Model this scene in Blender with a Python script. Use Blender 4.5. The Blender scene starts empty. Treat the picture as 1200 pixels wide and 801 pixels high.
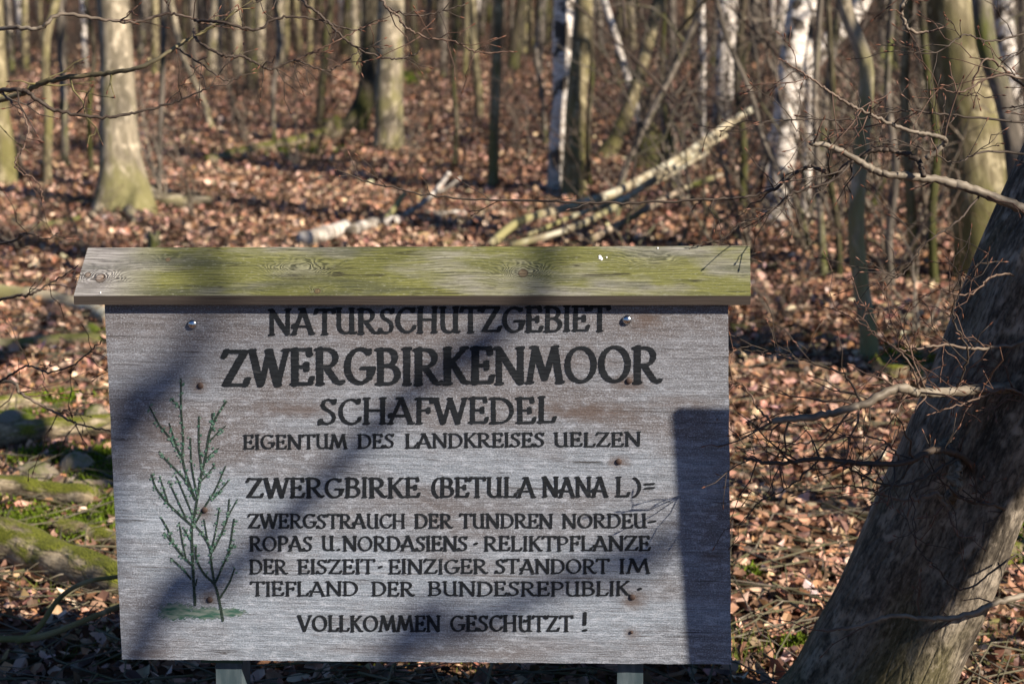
import bpy, math, random
import numpy as np
from mathutils import Vector, Quaternion, Matrix
random.seed(7)
RS = np.random.RandomState(11)
SC = bpy.context.scene
COL = SC.collection
rad = math.radians

# ------------------------------------------------------------------ camera
PITCH = rad(11.0)
FPX = 2000.0                       # 60 mm lens on a 36 mm sensor, in pixels of the 1200 px wide photo
CAM = np.array([0.0, 0.0, 1.6])
cd = bpy.data.cameras.new('camera'); cam = bpy.data.objects.new('camera', cd); COL.objects.link(cam)
cam.location = CAM; cam.rotation_euler = (rad(90) - PITCH, 0, 0)
cd.lens = 60; cd.sensor_width = 36; cd.clip_start = 0.05; cd.clip_end = 500
cd.dof.use_dof = True; cd.dof.focus_distance = 3.2; cd.dof.aperture_fstop = 5.0; cd.dof.aperture_blades = 7
SC.camera = cam
# ------------------------------------------------------------------ light
SUN_EL, SUN_AZ = rad(33), rad(53)     # azimuth measured to the right of "straight behind the camera"
TOSUN = np.array([math.sin(SUN_AZ) * math.cos(SUN_EL), -math.cos(SUN_AZ) * math.cos(SUN_EL), math.sin(SUN_EL)])
w = bpy.data.worlds.new('World'); SC.world = w; w.use_nodes = True
nt = w.node_tree; bg = nt.nodes['Background']; sky = nt.nodes.new('ShaderNodeTexSky')
sky.sky_type = 'NISHITA'; sky.sun_disc = False; sky.ozone_density = 9.0; sky.dust_density = 0.3; sky.sun_elevation = SUN_EL
sky.sun_rotation = math.atan2(TOSUN[0], TOSUN[1])
nt.links.new(sky.outputs[0], bg.inputs[0]); bg.inputs[1].default_value = 0.052
sl = bpy.data.lights.new('sun', 'SUN'); sl.energy = 5.0; sl.angle = rad(0.53); sl.color = (1.0, 0.86, 0.70)
so = bpy.data.objects.new('sun', sl); COL.objects.link(so)
so.rotation_euler = Vector(TOSUN).to_track_quat('Z', 'Y').to_euler(); so.location = (8, -6, 9)
SC.view_settings.view_transform = 'Standard'; SC.view_settings.look = 'None'
SC.view_settings.gamma = 1; SC.view_settings.use_curve_mapping = False
SC.view_settings.exposure = 0.9
SC.cycles.use_denoising = True
SC.cycles.max_bounces = 5; SC.cycles.diffuse_bounces = 2

# ------------------------------------------------------------------ projection helpers
RV = np.array([1.0, 0, 0]); UV = np.array([0, math.sin(PITCH), math.cos(PITCH)]); WV = np.array([0, math.cos(PITCH), -math.sin(PITCH)])
def ray(px, py): return WV + RV * (px - 600) / FPX + UV * (400.5 - py) / FPX
def P(px, py, d): return CAM + ray(px, py) * d
def noise3(p, s=1.0, seed=0):
    p = np.asarray(p, float) * s; r = np.random.RandomState(seed + 100); o = 0
    for k in range(5):
        d = r.normal(size=3); d *= (1.0 + 0.45 * k) / np.linalg.norm(d)
        o = o + np.sin(p @ d * 2.0 + r.uniform(0, 6.28)) / (1 + .35 * k)
    return o / 3.0
def height(x, y):
    x = np.asarray(x, float); y = np.asarray(y, float)
    p = np.stack([x, y, 0 * x], -1)
    h = 0.05 * noise3(p, 0.45, 1) + 0.022 * noise3(p, 1.7, 2) + .010 * noise3(p, 4.5, 3)
    d = np.clip(y - 22, 0, 40)
    h = h + 0.0009 * d * d + np.clip(y - 62, 0, None) * 0.072
    return h
def ground_at(px, py):
    r = ray(px, py); d = 2.0
    while d < 110:
        q = CAM + r * d
        if q[2] <= height(q[0], q[1]): break
        d += 0.02 if d < 30 else .1
    return d, CAM + r * d

# ------------------------------------------------------------------ materials
class M:
    def __init__(s, name, rough=0.85, spec=0.3):
        s.m = bpy.data.materials.new(name); s.m.use_nodes = True; s.t = s.m.node_tree
        s.b = s.t.nodes['Principled BSDF']; s.b.inputs['Roughness'].default_value = rough
        s.b.inputs['Specular IOR Level'].default_value = spec
    def n(s, ty, **k):
        nd = s.t.nodes.new('ShaderNode' + ty)
        for a, v in k.items(): setattr(nd, a, v)
        return nd
    def put(s, inp, v):
        if hasattr(v, 'is_linked') or isinstance(v, bpy.types.NodeSocket): s.t.links.new(v, inp)
        else: inp.default_value = v
    def attr(s, name, out='Vector'):
        a = s.n('Attribute', attribute_name=name); return a.outputs[out]
    def math(s, op, a, b=0.0, c=None, clamp=False):
        nd = s.n('Math', operation=op, use_clamp=clamp); s.put(nd.inputs[0], a); s.put(nd.inputs[1], b)
        if c is not None: s.put(nd.inputs[2], c)
        return nd.outputs[0]
    def vmath(s, op, a, b):
        nd = s.n('VectorMath', operation=op); s.put(nd.inputs[0], a); s.put(nd.inputs[1], b)
        return nd.outputs['Value'] if op in ('LENGTH', 'DOT_PRODUCT') else nd.outputs[0]
    def scale(s, v, xyz): return s.vmath('MULTIPLY', v, xyz)
    def noise(s, v, sc=1, detail=3, rough=0.55, dist=0.0):
        nd = s.n('TexNoise'); s.put(nd.inputs['Vector'], v); nd.inputs['Scale'].default_value = sc
        nd.inputs['Detail'].default_value = detail; nd.inputs['Roughness'].default_value = rough; nd.inputs['Distortion'].default_value = dist
        return nd.outputs['Fac']
    def vor(s, v, sc=1, feat='F1', out='Distance', rnd=1.0):
        nd = s.n('TexVoronoi', feature=feat); s.put(nd.inputs['Vector'], v); nd.inputs['Scale'].default_value = sc
        nd.inputs['Randomness'].default_value = rnd
        return nd.outputs[out]
    def ramp(s, f, *st):
        nd = s.n('ValToRGB'); e = nd.color_ramp.elements
        while len(e) < len(st): e.new(0.5)
        for el, (p, c) in zip(e, st):
            el.position = p; el.color = (*c, 1) if not isinstance(c, (int, float)) else (c, c, c, 1)
        s.put(nd.inputs[0], f); return nd.outputs[0]
    def step(s, f, a, b):
        nd = s.n('MapRange'); s.put(nd.inputs[0], f); nd.inputs[1].default_value = a; nd.inputs[2].default_value = b
        return nd.outputs[0]
    def mix(s, f, a, b, mode='MIX'):
        nd = s.n('MixRGB', blend_type=mode); s.put(nd.inputs[0], f)
        for i, v in ((1, a), (2, b)): s.put(nd.inputs[i], (*v, 1) if isinstance(v, tuple) and len(v) == 3 else v)
        return nd.outputs[0]
    def col(s, v): s.put(s.b.inputs['Base Color'], (*v, 1) if isinstance(v, tuple) and len(v) == 3 else v); return s
    def bump(s, h, st=0.5, dist=0.01):
        nd = s.n('Bump'); nd.inputs['Strength'].default_value = st; nd.inputs['Distance'].default_value = dist
        s.put(nd.inputs['Height'], h); s.t.links.new(nd.outputs[0], s.b.inputs['Normal']); return s

def bark(name, c1, c2, moss=0.0, mosscol=(0.10, 0.115, 0.02), fs=1.0, rough=0.85, crack=0.0, fine=False, topmoss=0.0):
    m = M(name, rough, 0.25); v = m.attr('bc')
    a = m.noise(m.scale(v, (30 * fs, 30 * fs, 6 * fs)), 1, 5, .6)
    b = m.noise(m.scale(v, (7 * fs, 7 * fs, 3.0 * fs)), 1, 3)
    c = m.mix(m.step(a, .35, .68), c1, c2)
    c = m.mix(m.math('MULTIPLY', m.step(b, .48, .62), .65), c, tuple(x * .45 for x in c1))
    # pale lichen blotches
    l = m.noise(m.scale(v, (14 * fs, 14 * fs, 10 * fs)), 1, 2)
    c = m.mix(m.math('MULTIPLY', m.step(l, .55, .64), .6), c, tuple(min(.6, x * 1.5 + .03) for x in c2))
    h = a
    if crack:
        k = m.vor(m.scale(v, (26 * fs, 26 * fs, 5 * fs)), 1, 'DISTANCE_TO_EDGE')
        kk = m.step(k, 0.0, .12); c = m.mix(m.math('MULTIPLY', m.math('SUBTRACT', 1.0, kk), crack), c, tuple(x * .3 for x in c1))
        h = m.math('ADD', m.math('MULTIPLY', a, .5), m.math('MULTIPLY', kk, .5))
    if moss:
        g = m.n('NewGeometry'); z = m.n('SeparateXYZ'); m.put(z.inputs[0], v)
        low = m.step(z.outputs[2], 1.1, 0.0)
        f = m.math('MULTIPLY', m.step(m.math('ADD', m.noise(m.scale(v, (5, 5, 2.2)), 1, 4), m.math('MULTIPLY', low, .18)), .62 - .22 * moss, .78 - .22 * moss), .85)
        c = m.mix(f, c, mosscol)
    if fine:
        f1 = m.noise(m.scale(v, (160, 160, 60)), 1, 4, .65); c = m.mix(m.math('MULTIPLY', m.step(f1, .50, .64), .65), c, tuple(x * .35 for x in c1)); c = m.mix(m.math('MULTIPLY', m.step(f1, .46, .34), .35), c, tuple(x * 1.35 for x in c2))
        h = m.math('ADD', m.math('MULTIPLY', h, .7), m.math('MULTIPLY', f1, .5))
    if topmoss:
        ge = m.n('NewGeometry'); zz = m.n('SeparateXYZ'); m.put(zz.inputs[0], ge.outputs['Normal'])
        q = m.noise(m.scale(v, (16, 16, 7)), 1, 5, .65); fz = m.noise(m.scale(v, (220, 220, 220)), 1, 2)
        f = m.math('ADD', q, m.math('MULTIPLY', zz.outputs[2], topmoss)); f = m.step(f, .54, .67)
        c = m.mix(f, c, m.mix(m.step(fz, .35, .65), (.06, .075, .008), (.20, .215, .028))); h = m.math('ADD', h, m.math('MULTIPLY', m.math('MULTIPLY', f, fz), 1.2))
    m.col(c).bump(h, .9, .008); return m.m
BEECH = bark('beech_bark', (0.15, 0.13, 0.09), (0.36, 0.315, 0.235), .38, (0.19, 0.18, 0.075))
OLIVE = bark('olive_bark', (0.12, 0.10, 0.055), (0.28, 0.245, 0.15), .42, (0.15, 0.14, 0.05))
DARK = bark('dark_mossy_bark', (0.045, 0.038, 0.026), (0.10, 0.085, 0.055), .55, (0.06, 0.065, 0.016), crack=.5)
GREYB = bark('grey_bark', (0.08, 0.07, 0.057), (0.20, 0.175, 0.145), .2)
HORN = bark('hornbeam_bark', (0.075, 0.064, 0.050), (0.30, 0.262, 0.21), .10, (0.11, 0.10, 0.05), fs=1.6, crack=.12, fine=True)
DEAD = bark('dead_wood', (0.20, 0.16, 0.115), (0.40, 0.33, 0.25), .3)
POLE = bark('fallen_pole_bark', (0.28, 0.24, 0.16), (0.50, 0.44, 0.31), .4, (0.25, 0.24, 0.10))
MOSSY = bark('mossy_wood', (0.16, 0.125, 0.08), (0.38, 0.32, 0.22), 0, crack=.5, fine=True, topmoss=.16)
def birch():
    m = M('birch_bark', .6, .3); v = m.attr('bc')
    a = m.noise(m.scale(v, (9, 9, 60)), 1, 3); b = m.noise(m.scale(v, (6, 6, 5)), 1, 4)
    c = m.mix(m.step(a, .4, .6), (0.74, 0.71, 0.67), (0.50, 0.45, 0.39))
    c = m.mix(m.step(a, .61, .66), c, (0.06, 0.05, 0.04))
    c = m.mix(m.step(b, .54, .60), c, (0.06, 0.05, 0.04))
    z = m.n('SeparateXYZ'); m.put(z.inputs[0], v)
    low = m.math('MULTIPLY', m.step(z.outputs[2], .9, .0), m.step(b, .36, .5))
    c = m.mix(m.math('MULTIPLY', low, .8), c, (0.10, 0.085, 0.06))
    m.col(c).bump(a, .4, .004); return m.m
BIRCH = birch()
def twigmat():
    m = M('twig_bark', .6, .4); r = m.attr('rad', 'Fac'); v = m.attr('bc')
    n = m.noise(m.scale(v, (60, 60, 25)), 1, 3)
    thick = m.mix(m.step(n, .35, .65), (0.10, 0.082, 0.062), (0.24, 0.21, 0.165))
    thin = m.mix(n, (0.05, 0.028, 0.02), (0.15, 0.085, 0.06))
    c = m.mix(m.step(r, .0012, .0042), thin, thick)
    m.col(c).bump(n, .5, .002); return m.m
TWIG = twigmat()
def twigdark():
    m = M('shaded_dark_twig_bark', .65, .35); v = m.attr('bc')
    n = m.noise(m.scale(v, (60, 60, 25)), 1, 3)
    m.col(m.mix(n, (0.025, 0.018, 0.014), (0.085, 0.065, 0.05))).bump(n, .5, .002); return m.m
TWIGD = twigdark(); TWIGD.name = 'shaded_twig_bark'  # darker copy of the twig bark, shade put into its colour
BUD = M('bud_scales', .5, .4).col((0.14, 0.06, 0.035)).m

# ------------------------------------------------------------------ mesh builder
class MB:
    def __init__(s): s.V = []; s.F = []; s.bc = []; s.rad = []; s.colr = []; s.mi = []; s.n = 0
    def add(s, V, F, bc=None, r=None, colr=None, mi=0):
        V = np.asarray(V, float).reshape(-1, 3); k = len(V)
        for f in F if isinstance(F, list) else [F]:
            f = np.asarray(f, np.int64)
            if len(f): s.F.append(f + s.n); s.mi.append(np.full(len(f), mi, np.int32))
        s.V.append(V); s.bc.append(V.copy() if bc is None else np.asarray(bc, float).reshape(-1, 3))
        s.rad.append(np.full(k, .01) if r is None else np.asarray(r, float)); 
        if colr is not None: s.colr.append(colr)
        s.n += k
    def build(s, name, mat, parent=None, smooth=True):
        V = np.concatenate(s.V); bc = np.concatenate(s.bc); rr = np.concatenate(s.rad)
        if parent is not None: V = V - np.array(parent['_o'])
        me = bpy.data.meshes.new(name)
        me.vertices.add(len(V)); me.vertices.foreach_set('co', V.astype(np.float32).ravel())
        lp = np.concatenate([f.ravel() for f in s.F]); sz = np.concatenate([np.full(len(f), f.shape[1]) for f in s.F])
        st = np.concatenate([[0], np.cumsum(sz)[:-1]])
        me.loops.add(len(lp)); me.loops.foreach_set('vertex_index', lp.astype(np.int32))
        me.polygons.add(len(sz)); me.polygons.foreach_set('loop_start', st.astype(np.int32))
        mats = mat if isinstance(mat, list) else [mat]
        for q in mats: me.materials.append(q)
        if len(mats) > 1: me.polygons.foreach_set('material_index', np.concatenate(s.mi).astype(np.int32))
        me.update(calc_edges=True)
        a = me.attributes.new('bc', 'FLOAT_VECTOR', 'POINT'); a.data.foreach_set('vector', bc.astype(np.float32).ravel())
        a = me.attributes.new('rad', 'FLOAT', 'POINT'); a.data.foreach_set('value', rr.astype(np.float32))
        if s.colr:
            c = np.concatenate(s.colr); a = me.attributes.new('col', 'FLOAT_COLOR', 'POINT')
            a.data.foreach_set('color', np.c_[c, np.ones(len(c))].astype(np.float32).ravel())
        me.polygons.foreach_set('use_smooth', np.full(len(sz), smooth))
        o = bpy.data.objects.new(name, me); COL.objects.link(o)
        if parent is not None: o.parent = parent
        return o
    def center(s):                                     # for single-mesh things: put the origin at the base
        V = np.concatenate(s.V); return np.array([V[:, 0].mean(), V[:, 1].mean(), V[:, 2].min()])

def frames(p):
    t = np.gradient(p, axis=0); t /= np.linalg.norm(t, axis=1)[:, None] + 1e-9
    u = np.cross(t[0], [0.31, .2, 1.0] if abs(t[0][2]) < .9 else [1.0, .1, 0]); u /= np.linalg.norm(u)
    U = []
    for k in range(len(p)):
        u = u - t[k] * (u @ t[k]); u /= np.linalg.norm(u) + 1e-9; U.append(u)
    U = np.array(U); return t, U, np.cross(t, U)
def tube(mb, pts, r, sides=6, rough=0.0, rs=9.0, seed=0, cap=True, off=None, shape=None, mi=0):
    p = np.asarray(pts, float); r = np.broadcast_to(np.asarray(r, float), (len(p),)).copy()
    t, u, v = frames(p); a = np.linspace(0, 2 * np.pi, sides, endpoint=False)
    ca, sa = np.cos(a), np.sin(a)
    dirs = u[:, None, :] * ca[None, :, None] + v[:, None, :] * sa[None, :, None]
    rr = np.repeat(r[:, None], sides, 1)
    if shape is not None: rr = rr * shape(np.repeat(np.arange(len(p))[:, None] / max(1, len(p) - 1), sides, 1), np.repeat(a[None], len(p), 0))
    if rough: rr = rr * (1 + rough * noise3(p[:, None, :] + dirs * r[:, None, None], rs, seed))
    V = p[:, None, :] + dirs * rr[..., None]
    L = np.r_[0, np.cumsum(np.linalg.norm(np.diff(p, axis=0), axis=1))]
    o = np.zeros(3) if off is None else np.asarray(off)
    bc = np.stack([ca[None] * r[:, None] + o[0], sa[None] * r[:, None] + o[1], np.repeat(L[:, None], sides, 1) + o[2] * 0], -1)
    n = len(p); i = np.arange(n - 1)[:, None] * sides; j = np.arange(sides)[None]; j2 = (j + 1) % sides
    Q = np.stack([i + j, i + j2, i + sides + j2, i + sides + j], -1).reshape(-1, 4)
    F = [Q]; V = V.reshape(-1, 3); bc = bc.reshape(-1, 3); R = np.repeat(r, sides)
    if cap:
        V = np.r_[V, p[:1], p[-1:]]; bc = np.r_[bc, bc[:1], bc[-1:]]; R = np.r_[R, r[:1], r[-1:]]
        c0, c1 = n * sides, n * sides + 1; jj = np.arange(sides)
        F.append(np.stack([np.full(sides, c0), (jj + 1) % sides, jj], -1))
        F.append(np.stack([np.full(sides, c1), (n - 1) * sides + jj, (n - 1) * sides + (jj + 1) % sides], -1))
    mb.add(V, F, bc, R, mi=mi)
def spline(pts, n):
    p = np.asarray(pts, float)
    if len(p) == 2: return p[0] + (p[1] - p[0]) * np.linspace(0, 1, n)[:, None]
    q = np.r_[[2 * p[0] - p[1]], p, [2 * p[-1] - p[-2]]]
    s = np.linspace(0, len(p) - 1 - 1e-6, n); k = s.astype(int); f = (s - k)[:, None]
    a, b, c, d = q[k], q[k + 1], q[k + 2], q[k + 3]
    return .5 * (2 * b + (c - a) * f + (2 * a - 5 * b + 4 * c - d) * f ** 2 + (3 * b - a - 3 * c + d) * f ** 3)
def box(mb, lo, hi, mi=0):
    x0, y0, z0 = lo; x1, y1, z1 = hi
    V = [(x0, y0, z0), (x1, y0, z0), (x1, y1, z0), (x0, y1, z0), (x0, y0, z1), (x1, y0, z1), (x1, y1, z1), (x0, y1, z1)]
    mb.add(V, np.array([(0, 3, 2, 1), (4, 5, 6, 7), (0, 1, 5, 4), (1, 2, 6, 5), (2, 3, 7, 6), (3, 0, 4, 7)]), mi=mi)

def tag(o, label=None, cat=None, group=None, kind=None):
    if label: o['label'] = label
    if cat: o['category'] = cat
    if group: o['group'] = group
    if kind: o['kind'] = kind
    return o
def empty(name, loc):
    o = bpy.data.objects.new(name, None); COL.objects.link(o); o.location = loc; o['_o'] = [float(c) for c in loc]; return o
def single(mb, name, mat, label, cat, group=None, kind=None, smooth=True):
    c = mb.center(); mb.V = [v - c for v in mb.V]; o = mb.build(name, mat, None, smooth); o.location = c
    return tag(o, label, cat, group, kind)

# ------------------------------------------------------------------ ground
def ground():
    xs = np.unique(np.r_[np.linspace(-70, -8, 32), np.linspace(-8, 8, 150), np.linspace(8, 70, 32)])
    ys = np.unique(np.r_[np.linspace(-40, 1, 22), np.linspace(1, 16, 150), np.linspace(16, 40, 60), np.linspace(40, 140, 40)])
    X, Y = np.meshgrid(xs, ys); Z = height(X, Y)
    V = np.stack([X, Y, Z], -1).reshape(-1, 3); nx, ny = len(xs), len(ys)
    i = np.arange(ny - 1)[:, None] * nx + np.arange(nx - 1)[None]
    mb = MB(); mb.add(V, np.stack([i, i + 1, i + nx + 1, i + nx], -1).reshape(-1, 4))
    m = M('leaf_mould', .95, .1); v = m.attr('bc')
    c = m.vor(v, 16, out='Color'); sp = m.n('SeparateXYZ'); m.put(sp.inputs[0], c)
    k = m.ramp(sp.outputs[0], (0, (.035, .020, .013)), (.4, (.085, .046, .028)), (.75, (.17, .095, .06)), (1, (.28, .18, .125)))
    n = m.noise(v, .9, 4); k = m.mix(m.step(n, .5, .7), k, (.045, .026, .017))
    mo = m.noise(v, .55, 4); k = m.mix(m.math('MULTIPLY', m.step(mo, .62, .68), .6), k, (.06, .07, .018))
    m.col(k).bump(m.vor(v, 16), .8, .03)
    return tag(mb.build('ground', m.m), kind='structure')
ground()

LEAF = M('dry_leaf', .55, .35)
_c = LEAF.attr('col', 'Color'); LEAF.col(_c)
TV = np.array([(0, 0, 0), (.5, 0, -.0), (1, 0, 0), (.22, .24, 1), (.66, .25, 1), (.22, -.24, 1), (.66, -.25, 1)])
TF = np.array([(0, 1, 3), (3, 1, 4), (1, 2, 4), (0, 5, 1), (5, 6, 1), (1, 6, 2)])
def leaves(mb, x, y, z, L, tilt, rs, cols):
    n = len(x); yaw = rs.uniform(0, 6.283, n); roll = rs.normal(0, tilt, n); pit = rs.normal(0, tilt * .8, n)
    fold = rs.uniform(-.16, .26, n); curl = rs.normal(0, .26, n)
    T = np.repeat(TV[None], n, 0).copy(); T[:, :, 2] *= fold[:, None] * .9
    T[:, :, 2] += curl[:, None] * (2 * TV[None, :, 0] - 1) ** 2
    T[:, :, 0] -= .5; T *= L[:, None, None]; T[:, :, 1] *= rs.uniform(.85, 1.35, n)[:, None]
    c, s = np.cos(roll)[:, None], np.sin(roll)[:, None]
    Y = T[:, :, 1] * c - T[:, :, 2] * s; Z = T[:, :, 1] * s + T[:, :, 2] * c; X = T[:, :, 0]
    c, s = np.cos(pit)[:, None], np.sin(pit)[:, None]; X, Z = X * c - Z * s, X * s + Z * c
    c, s = np.cos(yaw)[:, None], np.sin(yaw)[:, None]; X, Y = X * c - Y * s, X * s + Y * c
    V = np.stack([X + x[:, None], Y + y[:, None], Z + z[:, None]], -1).reshape(-1, 3)
    F = (TF[None] + (np.arange(n) * 7)[:, None, None]).reshape(-1, 3)
    mb.add(V, F, colr=np.repeat(cols, 7, 0))
def litter():
    rs = np.random.RandomState(5); mb = MB()
    dd = np.linspace(2.3, 48, 4000); pdf = np.where(dd < 7, 1, (7 / dd) ** 1.7) * dd; cdf = np.cumsum(pdf); cdf /= cdf[-1]
    n = 175000; d = np.interp(rs.uniform(0, 1, n), cdf, dd); a = rs.uniform(-.40, .40, n)
    x, y = d * np.sin(a), d * np.cos(a)
    L = np.where(rs.uniform(0, 1, n) < .45, rs.uniform(.014, .038, n), rs.uniform(.034, .070, n)) * np.clip((d / 7) ** .42, 1, 2.2)
    z = height(x, y) + rs.uniform(.004, .045, n) * np.clip(d / 7, 1, 1.6)
    pal = np.array([(.25, .135, .088), (.37, .225, .16), (.46, .30, .22), (.15, .080, .052), (.58, .42, .33), (.31, .165, .095), (.085, .050, .037), (.34, .25, .185)])
    k = rs.choice(8, n, p=[.19, .16, .12, .20, .06, .08, .15, .04]); c = pal[k] * rs.uniform(.78, 1.6, (n, 1)) * np.array((1.02, 1.04, 1.02)) * (1 + rs.normal(0, .07, (n, 3)))
    leaves(mb, x, y, z, L, .55, rs, c)
    tag(mb.build('leaf_litter', LEAF.m, None, False), 'brown beech leaf litter covering the forest floor', 'leaf litter', kind='stuff')
litter()
def sticks():
    rs = np.random.RandomState(9); mb = MB()
    for k in range(3000):
        d = 3.0 + 20 * rs.uniform() ** 1.6; a = rs.uniform(-.36, .36); x, y = d * math.sin(a), d * math.cos(a)
        L = rs.uniform(.12, .6) * (1 + d / 14); th = rs.uniform(0, 6.28); n = 4
        s = np.linspace(-.5, .5, n)[:, None] * L
        p = np.array([x, y, 0]) + s * np.array([math.cos(th), math.sin(th), 0]) + rs.normal(0, .07 * L, (n, 3))
        p[:, 2] = height(p[:, 0], p[:, 1]) + .03 + np.abs(rs.normal(0, .03, n))
        tube(mb, p, np.linspace(1, .5, n) * rs.uniform(.0011, .0038), 4)
    tag(mb.build('twig_litter', GREYB), 'thin fallen twigs strewn among the leaves', 'twigs', kind='stuff')
sticks()

# ------------------------------------------------------------------ the sign
YAW, LEAN = rad(-4.5), rad(3.0)
_n = np.array([0, -math.cos(LEAN), math.sin(LEAN)])
BN = np.array([math.cos(YAW) * _n[0] - math.sin(YAW) * _n[1], math.sin(YAW) * _n[0] + math.cos(YAW) * _n[1], _n[2]])
B0 = CAM + ray(490, 565) * 3.28
BU = np.cross([0, 0, 1.0], -BN); BU = BU / np.linalg.norm(BU); BU = BU if BU[0] > 0 else -BU
BV = np.cross(BN, BU); BV = BV if BV[2] > 0 else -BV
def bp(px, py, off=0.0):
    """pixel -> point on the board plane pushed off along its normal"""
    px, py = np.asarray(px, float), np.asarray(py, float)
    r = WV + RV * ((px - 600) / FPX)[..., None] + UV * ((400.5 - py) / FPX)[..., None]
    t = ((B0 - CAM) @ BN) / (r @ BN)
    return CAM + r * t[..., None] + BN * off
def uv(px, py):
    q = bp(np.array(px), np.array(py)) - B0; return float(q @ BU), float(q @ BV)
def fromuv(u, v, off=0.0): return B0 + np.multiply.outer(u, BU) + np.multiply.outer(v, BV) + BN * off

base = bp(np.array(490.), np.array(775.)).copy(); base[2] = float(height(base[0], base[1]))
SIGN = empty('sign_board', base)
tag(SIGN, 'weathered wooden nature reserve sign with painted lettering under a mossy roof board', 'sign')

def boardmat():
    m = M('weathered_plywood', .8, .2); v = m.attr('bc')
    g1 = m.noise(m.scale(v, (5, 170, 1)), 1, 4, .65); g2 = m.noise(m.scale(v, (22, 750, 1)), 1, 3, .6)
    big = m.noise(m.scale(v, (2.2, 6.5, 1)), 1, 4, .6); blot = m.noise(m.scale(v, (40, 90, 1)), 1, 3, .7)
    sp = m.n('SeparateXYZ'); m.put(sp.inputs[0], v)
    up = m.step(sp.outputs[1], -.02, .26)                       # browner, less bleached wood in the lee of the roof
    c = m.mix(m.step(g1, .33, .66), (.165, .20, .245), (.33, .385, .465))
    brown = m.math('ADD', m.step(big, .43, .66), m.math('MULTIPLY', up, .75), clamp=True)
    c = m.mix(m.math('MULTIPLY', brown, .8), c, m.mix(g1, (.066, .052, .047), (.195, .178, .182)))
    pale = m.math('MULTIPLY', m.step(blot, .52, .68), m.math('SUBTRACT', 1.0, m.math('MULTIPLY', up, .6)))
    c = m.mix(m.math('MULTIPLY', pale, .6), c, (.49, .545, .64))
    xh = m.noise(m.scale(v, (330, 420, 1)), 1, 2, .6); c = m.mix(m.math('MULTIPLY', m.step(xh, .54, .66), .5), c, (.51, .565, .655)); c = m.mix(m.math('MULTIPLY', m.step(xh, .45, .35), .5), c, (.07, .06, .06))
    c = m.mix(m.math('MULTIPLY', m.step(g2, .57, .69), .75), c, (.07, .056, .052))
    for (px, py, sx, sy, k) in [(690, 483, 70, 13, .75), (345, 480, 60, 11, .6), (757, 375, 22, 16, .7), (725, 541, 16, 8, .8), (742, 703, 18, 15, .75),
                                (245, 699, 15, 14, .6), (240, 600, 13, 14, .6), (738, 449, 26, 13, .7), (234, 452, 15, 11, .6), (740, 742, 12, 8, .6),
                                (480, 762, 150, 9, .4), (835, 652, 16, 9, .6), (180, 505, 46, 16, .45), (800, 470, 50, 10, .35), (470, 390, 90, 10, .3), (175, 765, 40, 8, .5)]:
        u0, v0 = uv(px, py); d = m.vmath('LENGTH', m.scale(m.vmath('SUBTRACT', v, (u0, v0, 0)), (610. / sx, 610. / sy, 0)), (0, 0, 0))
        f = m.math('MULTIPLY', m.step(m.math('ADD', d, m.math('MULTIPLY', m.math('SUBTRACT', blot, .5), 1.3)), 1.1, .25), k)
        c = m.mix(f, c, (.105, .075, .062))
    pw = m.noise(m.scale(v, (1.6, 12, 1)), 1, 3); c = m.mix(m.math('MULTIPLY', m.step(pw, .52, .66), .35), c, m.mix(g2, (.06, .05, .05), (.20, .19, .20)))
    ck = m.noise(m.scale(v, (2.6, 150, 1)), 1, 2, .4); ckm = m.math('MULTIPLY', m.step(m.math('ABSOLUTE', m.math('SUBTRACT', ck, .5)), .014, .004), m.step(m.noise(m.scale(v, (7, 30, 1)), 1, 2), .54, .62))
    c = m.mix(m.math('MULTIPLY', ckm, .8), c, (.03, .024, .022))
    # joint line between two sheets and a few long cracks
    u0, v0 = uv(800, 680.); ln = m.math('ABSOLUTE', m.math('SUBTRACT', sp.outputs[1], v0))
    ln = m.math('MULTIPLY', m.step(ln, .0022, .0006), m.step(m.noise(m.scale(v, (9, 0, 0)), 1, 1), .38, .5))
    c = m.mix(m.math('MULTIPLY', ln, .55), c, (.06, .05, .045))
    h = m.math('ADD', m.math('MULTIPLY', g1, .6), m.math('ADD', m.math('MULTIPLY', g2, .5), m.math('MULTIPLY', blot, .5)))
    m.col(c).bump(h, .9, .003); return m.m
GREENP = M('old_green_paint', .7)
GREENP.col(GREENP.mix(GREENP.noise(GREENP.attr('bc'), 60, 3), (.012, .045, .028), (.05, .085, .06)))
GREENP = GREENP.m
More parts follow.
